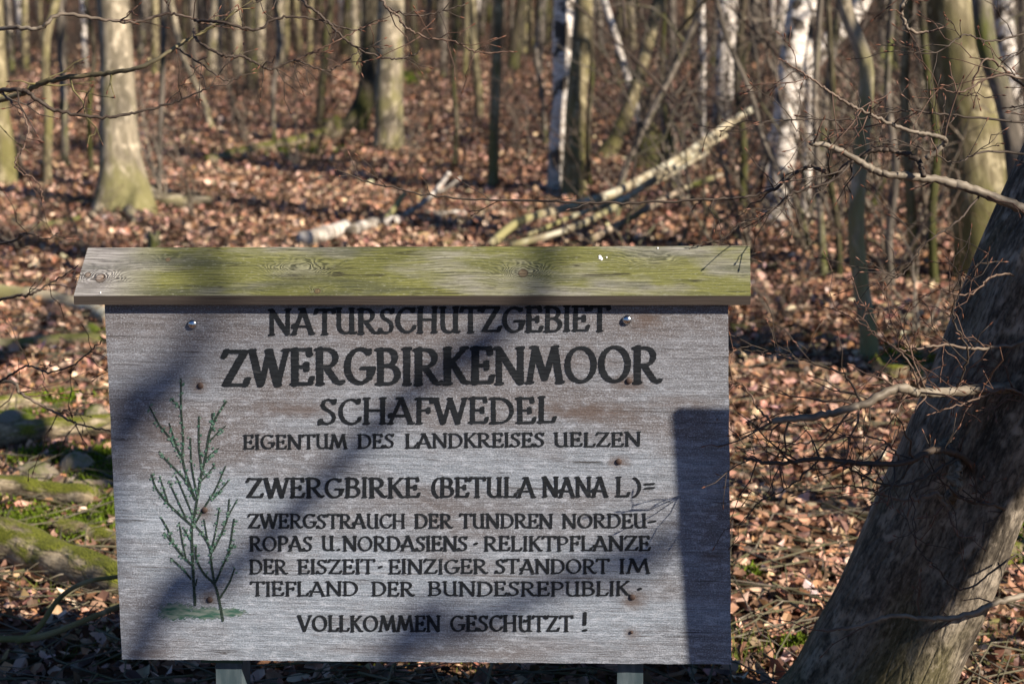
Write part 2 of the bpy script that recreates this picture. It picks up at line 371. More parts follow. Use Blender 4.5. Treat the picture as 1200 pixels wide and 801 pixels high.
def board():
    mb = MB(); T = .021
    cor = [uv(122, 345), uv(853, 345), uv(857, 778), uv(143, 772)]
    (ua, va), (ub, vb), (uc, vc), (ue, ve) = cor
    nx, ny = 90, 54; s = np.linspace(0, 1, nx); t = np.linspace(0, 1, ny); S, Tt = np.meshgrid(s, t)
    u = (1 - Tt) * ((1 - S) * ua + S * ub) + Tt * ((1 - S) * ue + S * uc)
    v = (1 - Tt) * ((1 - S) * va + S * vb) + Tt * ((1 - S) * ve + S * vc)
    # slightly ragged edges
    e = .0009 * noise3(np.stack([u, v, 0 * u], -1), 60, 4); u = u + np.where((S == 0) | (S == 1), e, 0); v = v + np.where(Tt == 1, e, 0)
    V = fromuv(u, v); bc = np.stack([u, v, 0 * u], -1)
    i = np.arange(ny - 1)[:, None] * nx + np.arange(nx - 1)[None]
    mb.add(V, np.stack([i, i + nx, i + nx + 1, i + 1], -1).reshape(-1, 4), bc)
    ring = np.r_[np.arange(nx), np.arange(1, ny) * nx + nx - 1, (ny - 1) * nx + np.arange(nx - 2, -1, -1), np.arange(ny - 2, 0, -1) * nx]
    f = V.reshape(-1, 3)[ring]; k = len(ring); b = f - BN * T; q = np.arange(k); q2 = (q + 1) % k
    mb.add(np.r_[f, b], np.stack([q, q2, q2 + k, q + k], -1), np.r_[bc.reshape(-1, 3)[ring]] .repeat(2, 0)[:2 * k], mi=1)
    mb.add(b, [np.arange(k)[None, ::-1]], mi=1)
    o = mb.build('board', [boardmat(), GREENP], SIGN, False)
    return o
board()

def roofmat(fn):
    m = M('mossy_roof_board', .75, .25); v = m.attr('bc'); sp = m.n('SeparateXYZ'); m.put(sp.inputs[0], v)
    warp = m.math('MULTIPLY', m.math('SUBTRACT', m.noise(m.scale(v, (3.0, 5, 1)), 1, 2), .5), .045)
    wn = m.n('TexNoise'); m.put(wn.inputs['Vector'], m.scale(v, (1, 2, 1))); wn.inputs['Scale'].default_value = 26; wn.inputs['Detail'].default_value = 2
    vw = m.vmath('ADD', v, m.scale(m.vmath('SUBTRACT', wn.outputs['Color'], (.5, .5, .5)), (.05, .018, 0)))
    Fd = m.math('ADD', sp.outputs[1], warp); near = 0.0
    for (px, py, sx, sy, A) in [(118, 326, .040, .022, .050), (352, 316, .055, .024, .055), (613, 320, .040, .025, .060), (197, 303, .030, .010, .02), (103, 330, .02, .02, .02), (765, 305, .05, .02, .025), (372, 341, .012, .007, .02)]:
        u0, v0 = fn(px, py)
        d = m.vmath('LENGTH', m.scale(m.vmath('SUBTRACT', vw, (u0, v0, 0)), (1 / sx, 1 / sy, 0)), (0, 0, 0))
        e = m.math('POWER', 2.718, m.math('MULTIPLY', m.math('MULTIPLY', d, d), -1.0))
        Fd = m.math('ADD', Fd, m.math('MULTIPLY', e, A)); near = m.math('ADD', near, m.math('MULTIPLY', e, min(1, A / .05)), clamp=True)
    Fd = m.math('ADD', Fd, m.math('MULTIPLY', m.noise(m.scale(v, (15, 48, 1)), 1, 3), .009))
    ring = m.math('MULTIPLY_ADD', m.math('SINE', m.math('MULTIPLY', Fd, 1000.0)), .5, .5)
    fine = m.noise(m.scale(v, (9, 330, 1)), 1, 3, .6)
    patch = m.step(m.noise(m.scale(v, (14, 40, 1)), 1, 3), .40, .62)
    ra_ = m.math('MULTIPLY', m.math('ADD', m.math('MULTIPLY', near, .62), .14), m.math('MULTIPLY_ADD', patch, .75, .25))
    ring = m.math('ADD', m.math('MULTIPLY', m.math('SUBTRACT', ring, .5), m.math('MULTIPLY', ra_, 1.5)), fine)
    wood = m.mix(m.step(ring, .25, .65), (.085, .08, .08), (.33, .325, .325))
    n = m.noise(m.scale(v, (3.2, 11, 1)), 1, 4, .6)
    left = m.step(sp.outputs[0], -.74, -.62)
    g = m.math('MULTIPLY', m.step(n, .30, .52), left); g = m.math('MULTIPLY', g, m.math('SUBTRACT', 1.0, m.math('MULTIPLY', near, .35)))
    alg = m.mix(m.step(ring, .2, .7), (.034, .042, .010), (.165, .172, .030))
    c = m.mix(m.math('MULTIPLY', g, .9), wood, alg)
    dk = m.noise(m.scale(v, (4, 22, 1)), 1, 3); c = m.mix(m.math('MULTIPLY', m.step(dk, .50, .66), .6), c, (.035, .042, .035)); spk = m.noise(m.scale(v, (90, 260, 1)), 1, 3, .7); c = m.mix(m.math('MULTIPLY', m.step(spk, .56, .70), .45), c, (.30, .31, .25)); c = m.mix(m.math('MULTIPLY', m.step(spk, .42, .30), .5), c, (.03, .032, .02))
    for (px, py, s) in [(118, 326, .010), (613, 320, .009), (103, 322, .006), (197, 304, .005), (372, 341, .006)]:
        u0, v0 = fn(px, py); d = m.vmath('LENGTH', m.vmath('SUBTRACT', v, (u0, v0, 0)), (0, 0, 0))
        c = m.mix(m.math('MULTIPLY', m.step(d, s, s * .75), .55), c, (.14, .085, .05))
        c = m.mix(m.math('MULTIPLY', m.math('COMPARE', d, s * .95, s * .14), .7), c, (.05, .035, .025))
    ck = m.noise(m.scale(v, (3.5, 120, 1)), 1, 2, .4); ckm = m.math('MULTIPLY', m.step(m.math('ABSOLUTE', m.math('SUBTRACT', ck, .5)), .018, .005), m.step(m.noise(m.scale(v, (9, 30, 1)), 1, 2), .50, .58))
    c = m.mix(m.math('MULTIPLY', ckm, .85), c, (.02, .018, .014))
    m.col(c).bump(m.math('ADD', ring, m.math('MULTIPLY', near, .5)), .8, .0022); return m.m
CHALK = M('chalky_white', .7).col((.75, .78, .8)).m
def roof():
    # front edge 30 mm proud of the board, slab rising backwards at about 48 degrees
    fo = .019
    fl, fr = bp(np.array(90.), np.array(345.), fo), bp(np.array(879.), np.array(345.), fo)
    ax = (fr - fl) / np.linalg.norm(fr - fl)
    bk = -BN.copy(); bk[2] = 0; bk -= ax * (bk @ ax); bk /= np.linalg.norm(bk)
    a = rad(47); sd = bk * math.cos(a) + np.array([0, 0, 1.0]) * math.sin(a)
    nn = np.cross(ax, sd); nn /= np.linalg.norm(nn); nn = nn if nn[2] > 0 else -nn
    def hit(px, py):
        r = ray(px, py); t = ((fl - CAM) @ nn) / (r @ nn); return CAM + r * t
    def fn(px, py):
        q = hit(px, py) - fl; return float(q @ ax) - .79, float(q @ sd)
    bl, br = hit(103, 290.), hit(879, 288.)
    nx, ny = 120, 18; S, Tt = np.meshgrid(np.linspace(0, 1, nx), np.linspace(0, 1, ny))
    V = ((1 - Tt)[..., None] * ((1 - S)[..., None] * fl + S[..., None] * fr) + Tt[..., None] * ((1 - S)[..., None] * bl + S[..., None] * br))
    V = V + nn * (.0005 * noise3(V * np.array([1, 4, 4]), 9, 7))[..., None]
    V += sd * ((Tt == 1) * .0006 * noise3(V, 22, 8))[..., None]
    q = V - fl; bc = np.stack([q @ ax - .79, q @ sd, 0 * S], -1)
    i = np.arange(ny - 1)[:, None] * nx + np.arange(nx - 1)[None]; mb = MB()
    mb.add(V, np.stack([i, i + 1, i + nx + 1, i + nx], -1).reshape(-1, 4), bc)
    ring = np.r_[np.arange(nx), np.arange(1, ny) * nx + nx - 1, (ny - 1) * nx + np.arange(nx - 2, -1, -1), np.arange(ny - 2, 0, -1) * nx]
    f = V.reshape(-1, 3)[ring]; k = len(ring)
    down = np.array([0, 0, -.0175]) + 0 * f
    # the front edge is cut plumb, so the slab hangs straight down; the back edge is cut square
    b = f + down; q = np.arange(k); q2 = (q + 1) % k; bcr = np.stack([(f - fl) @ ax, (f - fl) @ sd * .3, 0 * f[:, 0]], -1)
    mb.add(np.r_[f, b], np.stack([q, q + k, q2 + k, q2], -1), np.r_[bcr, bcr + [0, .02, 0]], mi=1)
    mb.add(b, [np.arange(k)[None]], mi=1)
    e = M('raw_board_edge', .85, .2); v = e.attr('bc'); g = e.noise(e.scale(v, (8, 400, 1)), 1, 3)
    e.col(e.mix(g, (.022, .018, .016), (.075, .062, .054))).bump(g, .6, .002)
    o = mb.build('roof_board', [roofmat(fn), e.m], SIGN, False)
    # a second slope behind the ridge and the batten that carries both
    mb = MB(); bl2, br2 = bl - np.array([0, 0, .004]), br - np.array([0, 0, .004]); d2 = bk * .10 - np.array([0, 0, .085])
    c = [bl2, br2, br2 + d2, bl2 + d2]; cb = [p_ - np.array([0, 0, .0175]) for p_ in c]
    mb.add(np.array(c + cb), np.array([(0, 1, 2, 3), (7, 6, 5, 4), (0, 4, 5, 1), (1, 5, 6, 2), (2, 6, 7, 3), (3, 7, 4, 0)]))
    mb.build('back_roof_board', e.m, SIGN, False)
    # droppings and resin specks on the roof
    for (px, py, s) in [(703, 301, .006), (705, 304, .0045), (711, 302, .003), (118, 343, .0025), (771, 291, .003)]:
        mb = MB(); c0 = hit(px, py) + nn * .0012; n_ = 9; an = np.linspace(0, 6.283, n_, endpoint=False)
        rr = s * (.6 + .5 * np.random.RandomState(int(px)).uniform(size=n_))
        V = c0 + np.outer(rr * np.cos(an), ax) * .6 + np.outer(rr * np.sin(an), sd); mb.add(np.r_[V, [c0 + nn * .0012]], np.array([(k, (k + 1) % n_, n_) for k in range(n_)])); mb.build('dropping', CHALK, SIGN)
roof()

# ---- lettering: brush strokes with a broad flat brush, traced to a worn outline
def arc(cx, cy, rx, ry, a0, a1, n=14):
    a = np.radians(np.linspace(a0, a1, n)); return [(cx + rx * math.cos(t), cy + ry * math.sin(t)) for t in a]
def sf(x, y, l=.09, r=.09): return [(x - l * .62, y), (x + r * .62, y)]
GL = {}
def G(ch, w, *st): GL[ch] = (w, st)
K1 = 1.0
G('N', .86, [(.12, 0), (.12, 1)], ([(.10, 1), (.72, .02)], 1.15), [(.74, 1), (.74, 0)], sf(.12, 0), sf(.74, 1, .1, .09), sf(.08, 1, .08, .06))
G('A', .84, [(.06, 0), (.42, 1)], ([(.42, 1), (.76, 0)], 1.15), [(.06, .30), (.64, .30)], [(.06, .38), (.05, .26)], sf(.06, 0, .07, .08), sf(.77, 0, .08, .09), [(.30, 1), (.44, 1)])
G('T', .74, [(.04, .98), (.70, .98)], ([(.37, .98), (.37, 0)], 1.1), [(.04, 1), (.01, .84)], [(.70, 1), (.72, .86)], sf(.37, 0, .11, .11))
G('U', .80, ([(.14, 1), (.14, .34)] + arc(.40, .30, .26, .29, 180, 330), 1.0), ([(.64, 1), (.64, .04)], 1.05), [(.64, .02), (.76, .02)], sf(.14, 1, .11, .08), sf(.64, 1, .10, .08))
G('Ü', .80, ([(.14, 1), (.14, .34)] + arc(.40, .30, .26, .29, 180, 330), 1.0), ([(.64, 1), (.64, .04)], 1.05), [(.64, .02), (.76, .02)], sf(.14, 1, .11, .08), sf(.64, 1, .10, .08), ([(.33, .62), (.36, .74)], .8), ([(.46, .62), (.49, .74)], .8))
G('R', .78, ([(.14, 0), (.14, 1)], 1.1), [(.14, .98), (.34, .98)] + arc(.34, .735, .26, .245, 90, -90) + [(.14, .49)], ([(.32, .49), (.62, .06), (.74, .02), (.78, .06)], 1.05), sf(.14, 0), sf(.12, .98, .10, .05))
G('S', .60, [(.50, .82), (.44, .94), (.30, .98), (.16, .92), (.11, .77), (.18, .63), (.33, .53), (.46, .42), (.51, .26), (.45, .09), (.30, .02), (.14, .04), (.05, .16)], [(.50, .82), (.53, .97)], [(.05, .18), (.02, .02)])
G('C', .76, arc(.44, .5, .36, .48, 48, 318, 20), [(.68, .84), (.70, .98)], [(.70, .16), (.73, .26)])
G('H', .82, ([(.13, 0), (.13, 1)], 1.08), ([(.68, 0), (.68, 1)], 1.08), [(.13, .52), (.68, .52)], sf(.13, 0), sf(.13, 1), sf(.68, 0), sf(.68, 1))
G('Z', .74, [(.10, .97), (.64, .97)], ([(.62, .95), (.10, .05)], 1.3), [(.08, .03), (.66, .03)], [(.10, 1), (.03, .82)], [(.66, .02), (.72, .20)])
G('G', .86, arc(.46, .5, .37, .48, 48, 352, 22), ([(.74, .44), (.74, .14)], 1.0), [(.52, .44), (.84, .44)], [(.70, .84), (.72, .95)])
G('E', .66, ([(.14, 0), (.14, 1)], 1.1), [(.14, .98), (.54, .98)], [(.14, .50), (.46, .50)], [(.14, .02), (.58, .02)], [(.54, 1), (.57, .82)], [(.46, .60), (.47, .40)], [(.58, .02), (.63, .20)], sf(.12, .98, .10, .03), sf(.12, .02, .10, .03))
G('B', .70, ([(.14, 0), (.14, 1)], 1.1), [(.14, .98), (.34, .98)] + arc(.34, .755, .22, .225, 90, -90) + [(.14, .53)], [(.14, .53), (.36, .53)] + arc(.36, .275, .27, .255, 90, -90) + [(.14, .02)], sf(.12, .98, .10, .03), sf(.12, .02, .10, .03))
G('I', .28, ([(.14, 0), (.14, 1)], 1.1), sf(.14, 0, .10, .10), sf(.14, 1, .10, .10))
G('W', 1.10, ([(.06, .98), (.30, .02)], 1.2), [(.32, .02), (.55, .96)], ([(.55, .96), (.80, .02)], 1.2), [(.80, .02), (1.04, .98)], sf(.06, 1, .08, .08), sf(1.04, 1, .08, .06), sf(.55, 1, .08, .05))
G('K', .74, ([(.14, 0), (.14, 1)], 1.1), [(.62, .98), (.18, .50)], ([(.28, .58), (.62, .05), (.73, .02)], 1.1), sf(.14, 0), sf(.14, 1), sf(.62, 1, .07, .08))
G('M', 1.04, [(.08, 0), (.24, .98)], ([(.24, .98), (.52, .10)], 1.2), [(.52, .10), (.80, .98)], ([(.80, .98), (.95, 0)], 1.1), sf(.08, 0, .09, .08), sf(.95, 0, .09, .09), sf(.20, 1, .06, .05), sf(.82, 1, .04, .06))
G('O', .92, arc(.46, .5, .38, .48, 0, 360, 30))
G('F', .60, ([(.14, 0), (.14, 1)], 1.1), [(.14, .98), (.54, .98)], [(.14, .52), (.45, .52)], [(.54, 1), (.57, .82)], [(.45, .60), (.46, .43)], sf(.14, 0), sf(.12, .98, .10, .03))
G('D', .84, ([(.14, 0), (.14, 1)], 1.1), [(.14, .98), (.32, .98)] + arc(.34, .5, .42, .48, 90, -90, 18) + [(.14, .02)], sf(.12, .98, .10, .03), sf(.12, .02, .10, .03))
G('L', .62, ([(.14, 0), (.14, 1)], 1.1), [(.14, .02), (.54, .02)], [(.54, .02), (.60, .20)], sf(.14, 1), sf(.12, .02, .10, .03))
G('P', .68, ([(.14, 0), (.14, 1)], 1.1), [(.14, .98), (.34, .98)] + arc(.34, .725, .27, .255, 90, -90) + [(.14, .47)], sf(.14, 0), sf(.12, .98, .10, .03))
G('V', .84, ([(.08, .98), (.42, .02)], 1.2), [(.42, .02), (.76, .98)], sf(.08, 1, .09, .09), sf(.76, 1, .09, .08))
G('(', .36, arc(.52, .48, .40, .56, 118, 242))
G(')', .36, arc(-.16, .48, .40, .56, -62, 62))
G('=', .5, [(.06, .40), (.44, .43)], [(.06, .62), (.44, .65)])
G('-', .56, ([(.20, .43), (.52, .49)], 1.2))
G('.', .34, ([(.20, .05), (.23, .06)], 1.4))
G('·', .26, ([(.12, .46), (.15, .48)], 1.6))
G('!', .30, ([(.16, 1.18), (.14, .42)], 1.25), ([(.13, .05), (.16, .05)], 1.6))
SP = {'A': -.03}
def seg_d(X, Y, a, b):
    dx, dy = b[0] - a[0], b[1] - a[1]; L = dx * dx + dy * dy + 1e-9
    t = np.clip(((X - a[0]) * dx + (Y - a[1]) * dy) / L, 0, 1)
    return np.hypot(X - a[0] - t * dx, Y - a[1] - t * dy)
def field(strokes, x0, x1, y0, y1, step, th, ra, rb):
    """signed distance (in brush units) to brush strokes; strokes = [(polyline px, mult)]"""
    xs = np.arange(x0, x1 + step, step); ys = np.arange(y0, y1 + step, step); X, Y = np.meshgrid(xs, ys)
    c, s = math.cos(th), math.sin(th); A = (X * c - Y * s) / ra; B = (X * s + Y * c) / rb
    D = np.full(X.shape, 9.0)
    for pl, k in strokes:
        q = [((x * c - y * s) / ra, (x * s + y * c) / rb) for x, y in pl]
        mg = 2 + 2 * ra * k
        i0, i1 = np.searchsorted(xs, [min(p[0] for p in pl) - mg, max(p[0] for p in pl) + mg]); j0, j1 = np.searchsorted(ys, [min(p[1] for p in pl) - mg, max(p[1] for p in pl) + mg])
        sl_ = (slice(j0, j1), slice(i0, i1))
        for a, b in zip(q[:-1], q[1:]): D[sl_] = np.minimum(D[sl_], seg_d(A[sl_], B[sl_], a, b) - k)
    return xs, ys, X, Y, D
def trace(mb, xs, ys, D, off):
    """fill D<0 with polygons (marching squares), interior merged into runs"""
    ny, nx = D.shape; ins = D < 0
    code = ins[:-1, :-1] * 1 + ins[:-1, 1:] * 2 + ins[1:, 1:] * 4 + ins[1:, :-1] * 8
    V = []; F = []
    def poly(pl): F.append((len(V), len(pl))); V.extend(pl)
    for j in range(ny - 1):
        row = code[j]; i = 0; full = np.flatnonzero(row == 15)
        if len(full):
            br = np.flatnonzero(np.diff(full) > 1); st = np.r_[full[0], full[br + 1]]; en = np.r_[full[br], full[-1]]
            for a, b in zip(st, en): poly([(xs[a], ys[j]), (xs[b + 1], ys[j]), (xs[b + 1], ys[j + 1]), (xs[a], ys[j + 1])])
        for i in np.flatnonzero((row > 0) & (row < 15)):
            cs = [(i, j), (i + 1, j), (i + 1, j + 1), (i, j + 1)]; pl = []
            for k in range(4):
                (ax, ay), (bx, by) = cs[k], cs[(k + 1) % 4]; da, db = D[ay, ax], D[by, bx]
                if da < 0: pl.append((xs[ax], ys[ay]))
                if (da < 0) != (db < 0):
                    t = da / (da - db); pl.append((xs[ax] + t * (xs[bx] - xs[ax]), ys[ay] + t * (ys[by] - ys[ay])))
            if len(pl) > 2: poly(pl)
    if not V: return
    V = np.array(V); W3 = bp(V[:, 0], V[:, 1], off); q = W3 - B0
    by = {}
    for s0, k in F: by.setdefault(k, []).append(np.arange(s0, s0 + k)[::-1])
    mb.add(W3, [np.array(f) for f in by.values()], np.stack([q @ BU, q @ BV, 0 * V[:, 0]], -1))
def word(mb, text, x0, x1, yb0, yb1, h, bold=1.0, seed=0):
    """text between pixel x0 and x1; baseline runs from yb0 to yb1"""
    tot = sum(GL[c][0] for c in text) + sum(.055 for _ in text[:-1]); sx = (x1 - x0) / tot
    st = []; x = x0; r = random.Random(seed)
    for c in text:
        wd, ss = GL[c]; jy = r.uniform(-.02, .02) * h; jr = r.uniform(-.015, .015)
        for s_ in ss:
            pl, k = s_ if isinstance(s_, tuple) else (s_, 1.0)
            st.append(([(x + (a + jr * b) * sx, yb0 + (yb1 - yb0) * ((x + a * sx) - x0) / max(1, x1 - x0) - b * h + jy) for a, b in pl], k * bold * r.uniform(.92, 1.08)))
        x += (wd + .055) * sx
    ra, rb = .092 * h, .052 * h
    xs, ys, X, Y, D = field(st, x0 - h * .3, x1 + h * .3, min(yb0, yb1) - h * 1.4, max(yb0, yb1) + h * .3, .42 if h > 20 else .34, rad(12), ra, rb)
    p = np.stack([X, Y, 0 * X], -1)
    D = D + .13 * noise3(p, .55, seed) + .09 * noise3(p * np.array([.6, 2.2, 1]), .9, seed + 1)
    trace(mb, xs, ys, D, .0008)
def inkmat():
    m = M('dark_sign_paint', .75, .25); v = m.attr('bc')
    a = m.noise(m.scale(v, (30, 300, 1)), 1, 4, .65); b = m.noise(m.scale(v, (9, 14, 1)), 1, 3)
    c = m.mix(m.step(a, .4, .7), (.004, .006, .009), (.016, .021, .027))
    wear = m.math('MULTIPLY', m.step(a, .57, .70), m.step(b, .48, .62)); c = m.mix(m.math('MULTIPLY', wear, .5), c, (.11, .11, .12))
    m.col(c).bump(a, .5, .001); return m.m
INK = inkmat()
LINES = [
 (29, 1.0, 391.5, 387.2, [('NATURSCHUTZGEBIET', 315, 714)]),
 (41.5, 1.02, 451.5, 447.2, [('ZWERGBIRKENMOOR', 261, 773)]),
 (29.5, 1.0, 497, 494.8, [('SCHAFWEDEL', 374, 651)]),
 (16.2, 1.1, 525.8, 522.2, [('EIGENTUM', 285, 407), ('DES', 419, 462), ('LANDKREISES', 475, 638), ('UELZEN', 649, 751)]),
 (22.5, 1.05, 582.8, 581.2, [('ZWERGBIRKE', 289, 492), ('(BETULA', 505, 627), ('NANA', 636, 712), ('L', 721, 737.5), (')', 742, 753), ('=', 755, 767)]),
 (16.3, 1.08, 618.3, 618.0, [('ZWERGSTRAUCH', 291, 475), ('DER', 486, 530), ('TUNDREN', 539, 648), ('NORDEU', 659, 758), ('-', 757, 768)]),
 (16.8, 1.08, 644.8, 644.5, [('ROPAS', 292.5, 366), ('U.', 377, 399), ('NORDASIENS', 402, 548), ('·', 554.5, 561), ('RELIKTPFLANZE', 567, 762)]),
 (16.5, 1.08, 671.7, 671.0, [('DER', 292.5, 336.5), ('EISZEIT', 349, 439), ('·', 442.5, 449), ('EINZIGER', 455.5, 571), ('STANDORT', 580.5, 714), ('IM', 725, 762)]),
 (16.3, 1.08, 697.5, 697.2, [('TIEFLAND', 294, 420), ('DER', 435.5, 485), ('BUNDESREPUBLIK', 501.5, 738), ('·', 746, 753)]),
 (18.0, 1.08, 739.2, 738.8, [('VOLLKOMMEN', 349, 516), ('GESCHÜTZT', 527.5, 671), ('!', 680, 691)]),
]
for li, (h, bold, yb0, yb1, ws) in enumerate(LINES):
    mb = MB(); X0, X1 = ws[0][1], ws[-1][2]
    for wi, (t, x0, x1) in enumerate(ws):
        f = lambda x: yb0 + (yb1 - yb0) * (x - X0) / (X1 - X0)
        word(mb, t, x0, x1, f(x0), f(x1), h, bold, li * 20 + wi)
    mb.build('lettering', INK, SIGN, False)

# ---- the painted dwarf birch (pixels of a 362 x 801 enlargement of the photo)
SH = [([(178, 718), (173, 640), (170, 560), (168, 490), (178, 440), (186, 390), (196, 330), (210, 270), (222, 200), (240, 155), (272, 104)], 6.5),
      ([(262, 766), (252, 710), (238, 660), (205, 625), (182, 580), (180, 545)], 6), ([(238, 660), (228, 600), (222, 545), (196, 500), (170, 470)], 5.5),
      ([(170, 480), (130, 445), (90, 405), (60, 365), (46, 325)], 5), ([(178, 400), (150, 345), (120, 310), (90, 280), (70, 255)], 4.5),
      ([(140, 275), (120, 240), (95, 205), (70, 175), (40, 120)], 4.5), ([(140, 275), (142, 210), (136, 130), (135, 35)], 4.5), ([(140, 275), (150, 320), (180, 400)], 5),
      ([(185, 390), (168, 300), (164, 215)], 4.5), ([(200, 320), (190, 240), (190, 150)], 5), ([(225, 220), (250, 195), (270, 178)], 3.5), ([(214, 275), (232, 258), (250, 245)], 3.5),
      ([(232, 190), (230, 140)], 3.5), ([(190, 350), (215, 325), (236, 298)], 4), ([(180, 470), (215, 410), (240, 370), (270, 300)], 4.5), ([(232, 400), (278, 345)], 4),
      ([(170, 600), (140, 570), (110, 530), (95, 490), (78, 460)], 5), ([(150, 580), (140, 530), (130, 470)], 4), ([(165, 640), (140, 610), (105, 578)], 4.5), ([(168, 530), (150, 500), (145, 490)], 3.5),
      ([(225, 560), (240, 500), (252, 425)], 4), ([(230, 560), (260, 500), (276, 455), (282, 400)], 4.5), ([(276, 455), (306, 400)], 3.5), ([(240, 650), (262, 600), (282, 550), (296, 460)], 5), ([(275, 570), (296, 535)], 4),
      ([(252, 700), (280, 655), (298, 608)], 4.5), ([(150, 455), (110, 370), (100, 345)], 3.5), ([(215, 520), (205, 460)], 3.5), ([(130, 120), (105, 95)], 3.5), ([(172, 450), (130, 350), (120, 330)], 3.5), ([(180, 660), (184, 640)], 3.5),
      ([(120, 235), (100, 170)], 3.2), ([(95, 405), (72, 335)], 3.5), ([(108, 530), (84, 500)], 3.5)]
tp = lambda q: (160 + q[0] / 2.586, 430 + q[1] / 2.586)
def shrub():
    r = random.Random(3); st = []; lv = []
    for pl, k in SH:
        q = [tp(p_) for p_ in spline(np.array([(a, b, 0) for a, b in pl]), 4 * len(pl))[:, :2]]
        n = len(q); 
        for i in range(n - 1): st.append(([q[i], q[i + 1]], (k / 2.586 / 2) * (1.3 - .4 * i / n) + .06))
        for i in range(n):
            if r.random() < .68 and q[i][1] < 672:
                a = r.uniform(0, 6.28); d = r.uniform(1.6, 3.8); c = (q[i][0] + d * math.cos(a), q[i][1] + d * math.sin(a)); b = r.uniform(0, 6.28); l = r.uniform(.3, 1.5)
                lv.append(([c, (c[0] + l * math.cos(b), c[1] + l * math.sin(b))], r.uniform(.75, 1.35)))
    m = M('shrub_stem_paint', .75, .2); a = m.noise(m.scale(m.attr('bc'), (80, 300, 1)), 1, 3)
    m.col(m.mix(m.step(a, .45, .7), (.012, .026, .020), (.055, .075, .065)))
    xs, ys, X, Y, D = field(st, 165, 300, 435, 732, .36, 0, 1, 1); mb = MB()
    trace(mb, xs, ys, D + .28 * noise3(np.stack([X, Y, 0 * X], -1), .9, 3), .0010); root = mb.build('painted_shrub', m.m, SIGN, False)
    root['_o'] = SIGN['_o']
    g = M('leaf_paint', .75, .2); a = g.noise(g.scale(g.attr('bc'), (110, 200, 1)), 1, 3)
    g.col(g.mix(g.step(a, .4, .65), (.03, .10, .07), (.15, .22, .185)))
    xs, ys, X, Y, D = field(lv, 160, 305, 430, 735, .36, 0, 1, 1); mb = MB(); trace(mb, xs, ys, D + .3 * noise3(np.stack([X, Y, 0 * X], -1), 1.1, 5), .0014); mb.build('painted_foliage', g.m, root, False)
    # patch of green ground, dry-brushed
    xs = np.arange(185, 300, .36); ys = np.arange(698, 735, .36); X, Y = np.meshgrid(xs, ys); p = np.stack([X, Y, 0 * X], -1)
    e = np.minimum(np.hypot((X - 207) / 24, (Y - 716) / 11), np.minimum(np.hypot((X - 243) / 28, (Y - 718) / 8), np.hypot((X - 270) / 20, (Y - 717) / 5.5)))
    D = e - .86 + .30 * noise3(p * np.array([.5, 2.0, 1]), .8, 8) + .28 * noise3(p * np.array([.4, 1.6, 1]), 2.2, 9)
    mb = MB(); trace(mb, xs, ys, D, .0005)
    q = M('ground_paint', .8, .2); a = q.noise(q.scale(q.attr('bc'), (40, 160, 1)), 1, 4)
    q.col(q.mix(q.step(a, .38, .62), (.025, .085, .065), (.16, .20, .185)))
    mb.build('painted_ground', q.m, root, False)
shrub()
def dome(mb, c, r, h, nrm, n=16, m=6):
    u = np.cross(nrm, [0, 0, 1.0]); u /= np.linalg.norm(u); v = np.cross(nrm, u)
    V = []; 
    for k in range(m):
        t = k / (m - 1) * math.pi / 2
        for j in range(n):
            a = 2 * math.pi * j / n; V.append(c + (u * math.cos(a) + v * math.sin(a)) * r * math.cos(t) + nrm * h * math.sin(t))
    F = [(k * n + j, k * n + (j + 1) % n, (k + 1) * n + (j + 1) % n, (k + 1) * n + j) for k in range(m - 1) for j in range(n)]
    mb.add(np.array(V), np.array(F))
STEEL = M('zinc_bolt_head', .22, .5); STEEL.b.inputs['Metallic'].default_value = 1; STEEL.col((.62, .66, .70)); STEEL = STEEL.m
RUST = M('rusty_nail', .7, .4).col((.05, .032, .027)).m
for (px, py) in [(226, 379.5), (735, 374.5)]:
    mb = MB(); c = bp(np.array(float(px)), np.array(float(py)), .0015); dome(mb, c, .0092, .0065, BN); b_ = mb.build('bolt_head', STEEL, SIGN)
for (px, py) in [(235, 451.5), (737, 446), (725, 540.5), (240, 597), (741, 699), (246, 702), (740, 740)]:
    mb = MB(); c = bp(np.array(float(px)), np.array(float(py)), .0012); dome(mb, c, .0062 if py < 735 else .0035, .0028, BN, 12, 4); mb.build('nail_head', RUST, SIGN)
